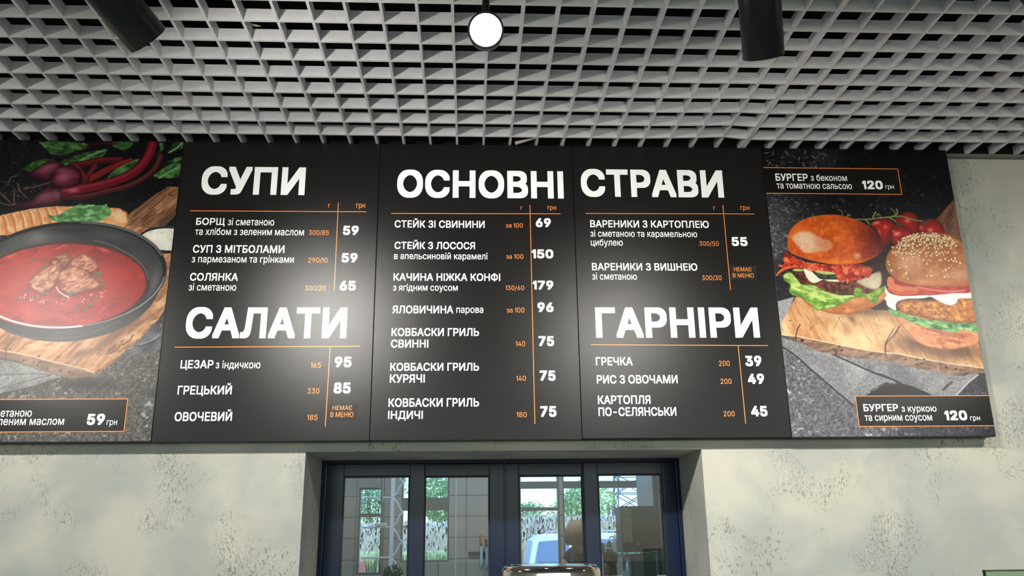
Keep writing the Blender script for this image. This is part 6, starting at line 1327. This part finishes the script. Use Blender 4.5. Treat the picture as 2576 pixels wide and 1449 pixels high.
# lattice tower, flagpoles, lamp post, canopy: reflections, built beyond the glass
c = Vector((28.288,150.000,1.442))
t = thing('lattice_tower', 'reflected steel lattice power tower against the sky, built beyond the rightmost pane', 'tower', (c.x, c.y, -.1))
TW = mat('tower_steel', (70, 84, 104), .6); m = MB()
def tw(z): return 3.2 - z * .062
zsn = [0, 3, 6, 9, 12, 15, 18, 21, 24, 27, 30]
for i in range(len(zsn) - 1):
    a0, a1 = tw(zsn[i]), tw(zsn[i + 1]); cs = [(-1, -1), (1, -1), (1, 1), (-1, 1)]
    for k in range(4):
        p, q = cs[k], cs[(k + 1) % 4]
        P0 = (c.x + p[0] * a0, c.y + p[1] * a0, zsn[i]); P1 = (c.x + p[0] * a1, c.y + p[1] * a1, zsn[i + 1]); Q0 = (c.x + q[0] * a0, c.y + q[1] * a0, zsn[i]); Q1 = (c.x + q[0] * a1, c.y + q[1] * a1, zsn[i + 1])
        m.tube([P0, P1], .13, 6); m.tube([P0, Q1], .08, 5); m.tube([Q0, P1], .08, 5); m.tube([P1, Q1], .08, 5)
m.build('lattice', TW, t)
m = MB()
for z, ww in ((21, 5), (25, 6.5), (29, 4)): m.tube([(c.x - ww, c.y, z), (c.x, c.y, z + .8), (c.x + ww, c.y, z)], .14, 6)
m.build('cross_arm', TW, t)
FC = [mat('flag_green', (52, 92, 62), .7), mat('flag_dark', (52, 62, 72), .7), mat('flag_red', (170, 56, 62), .7)]
def flag(p, zt, fm, lab):
    t = thing('flagpole', lab, 'flagpole', (p[0], p[1], -.1), 'reflected flagpoles, built beyond the kitchen windows')
    m = MB(); m.tube([(p[0], p[1], -.12), (p[0], p[1], zt)], .035, 8); m.build('pole', bpy.data.materials['tower_steel'], t)
    m = MB(); n = 7; vs = []
    for i in range(n):
        zz = zt - .05 - i * .16; ww = .03 + .05 * math.sin(i * .7 + .4) ** 2
        for q, dy in ((0, -.02), (1, -.02), (1, .02), (0, .02)): vs.append((p[0] + .03 + q * ww, p[1] + dy + .02 * math.sin(i), zz))
    m.add(vs, [(i * 4 + a, i * 4 + (a + 1) % 4, i * 4 + 4 + (a + 1) % 4, i * 4 + 4 + a) for i in range(n - 1) for a in range(4)] + [(0, 1, 2, 3), (4 * n - 1, 4 * n - 2, 4 * n - 3, 4 * n - 4)]); m.build('flag', fm, t, True)
for p, fm, lab in (((4.208,38.000,3.241), FC[0], 'leftmost flagpole in the third pane, drooping green flag'), ((4.400,38.000,3.275), FC[1], 'middle one of three flagpoles in the third pane, dark furled flag'), ((4.643,38.000,3.163), FC[1], 'flagpole nearest the post in the third pane, dark furled flag'), ((6.168,38.000,3.166), FC[2], 'left of two poles with furled red flags in the rightmost pane'), ((6.374,38.000,3.073), FC[2], 'right of two poles with furled red flags in the rightmost pane')):
    flag(p, p[2], fm, lab)
p = (6.326,37.000,3.539)
t = thing('street_lamp', 'reflected tall street lamp with curved arm, built beyond the rightmost pane', 'street lamp', (p[0], p[1], -.1))
m = MB(); m.tube([(p[0], p[1], -.12), (p[0], p[1], p[2] - .15), (p[0] - .06, p[1], p[2]), (p[0] - .2, p[1], p[2] + .06)], [.06, .045, .04, .035], 8); m.build('pole', TW, t, True)
m = MB(); m.rbox(p[0] - .42, p[0] - .18, p[1] - .08, p[1] + .08, p[2] + .03, p[2] + .09, .02); m.build('lamp_head', TW, t)
a = (5.877,40.000,2.481); b_ = (7.123,40.000,2.698)
t = thing('station_canopy', 'reflected white filling station canopy on slim posts, built beyond the rightmost pane', 'canopy', ((a[0] + b_[0]) / 2, 42, -.1))
m = MB(); m.rbox(a[0] - 1.6, b_[0], 40, 46, a[2], b_[2], .03); m.build('roof', mat('canopy_white', (226, 230, 232), .4), t)
m = MB(); m.box(b_[0], b_[0] + .22, 39.98, 46.02, a[2] - .05, b_[2] + .03); m.build('fascia_end', mat('canopy_green', (64, 168, 78), .4), t)
for x in (a[0] - 1.2, a[0] + .5, b_[0] - .3):
    m = MB(); m.tube([(x, 41, -.12), (x, 41, a[2] + .02)], .07, 8); m.build('post', bpy.data.materials['canopy_white'], t)

# ------------------------------------------------------------------ counter side
t = thing('bar_counter', 'bar counter below the picture, its unseen top made pale to bounce light, carrying the chrome container', 'counter', (0, -1.1, 0))
m = MB(); m.rbox(-1.6, 2.4, -1.35, -.85, 0, 1.06, .005); m.build('front', mat('counter_front', (52, 50, 48), .5), t)
m = MB(); m.rbox(-1.62, 2.42, -1.42, -.80, 1.061, 1.10, .006); m.build('countertop', M['counter'], t)
c = ((-0.215,-1.160,1.567)); a = (-0.309,-1.160,1.569); R_ = (c[0] - a[0]); zt = c[2] + .003
t = thing('chrome_container', 'round polished chrome container on the counter, top rim at the bottom edge', 'container', (c[0], c[1], 1.10))
rr = .014; prof = [(R_ - .006, 1.1005), (R_, 1.104)] + [(R_, zt - rr - .001)] + [(R_ - rr + rr * math.cos(i * PI / 16), zt - rr + rr * math.sin(i * PI / 16)) for i in range(1, 9)] + [(R_ - rr - .004, zt), (R_ - rr - .006, zt - .0015)]
m = MB(); m.lathe(prof + [(.001, zt - .0015)], 96, Matrix.Translation((c[0], c[1], 0)), False); m.build('shell', M['chrome'], t, True)
m = MB(); m.lathe([(.001, zt - .0013), (R_ - rr - .008, zt - .0013), (R_ - rr - .008, zt - .0002), (.001, zt - .0002)], 64, Matrix.Translation((c[0], c[1], 0))); m.build('lid', mat('grey_lid', (120, 120, 116), .12, .6), t, True)
a = (0.579,-1.250,1.553); b_ = (0.654,-1.250,1.549)
t = thing('glass_guard', 'green-edged glass guard rising at the bottom right corner', 'glass screen', (a[0] + .5, -1.25, 1.10))
m = MB(); m.box(a[0], a[0] + 1.0, -1.254, -1.246, 1.1005, a[2] - .003); m.build('glass_sheet', M['guard'], t)
m = MB(); m.box(a[0], a[0] + 1.0, -1.2545, -1.2455, a[2] - .0029, a[2]); m.box(a[0] - .0008, a[0] - .0001, -1.2545, -1.2455, 1.1005, a[2]); m.build('polished_edge', M['guard_edge'], t)
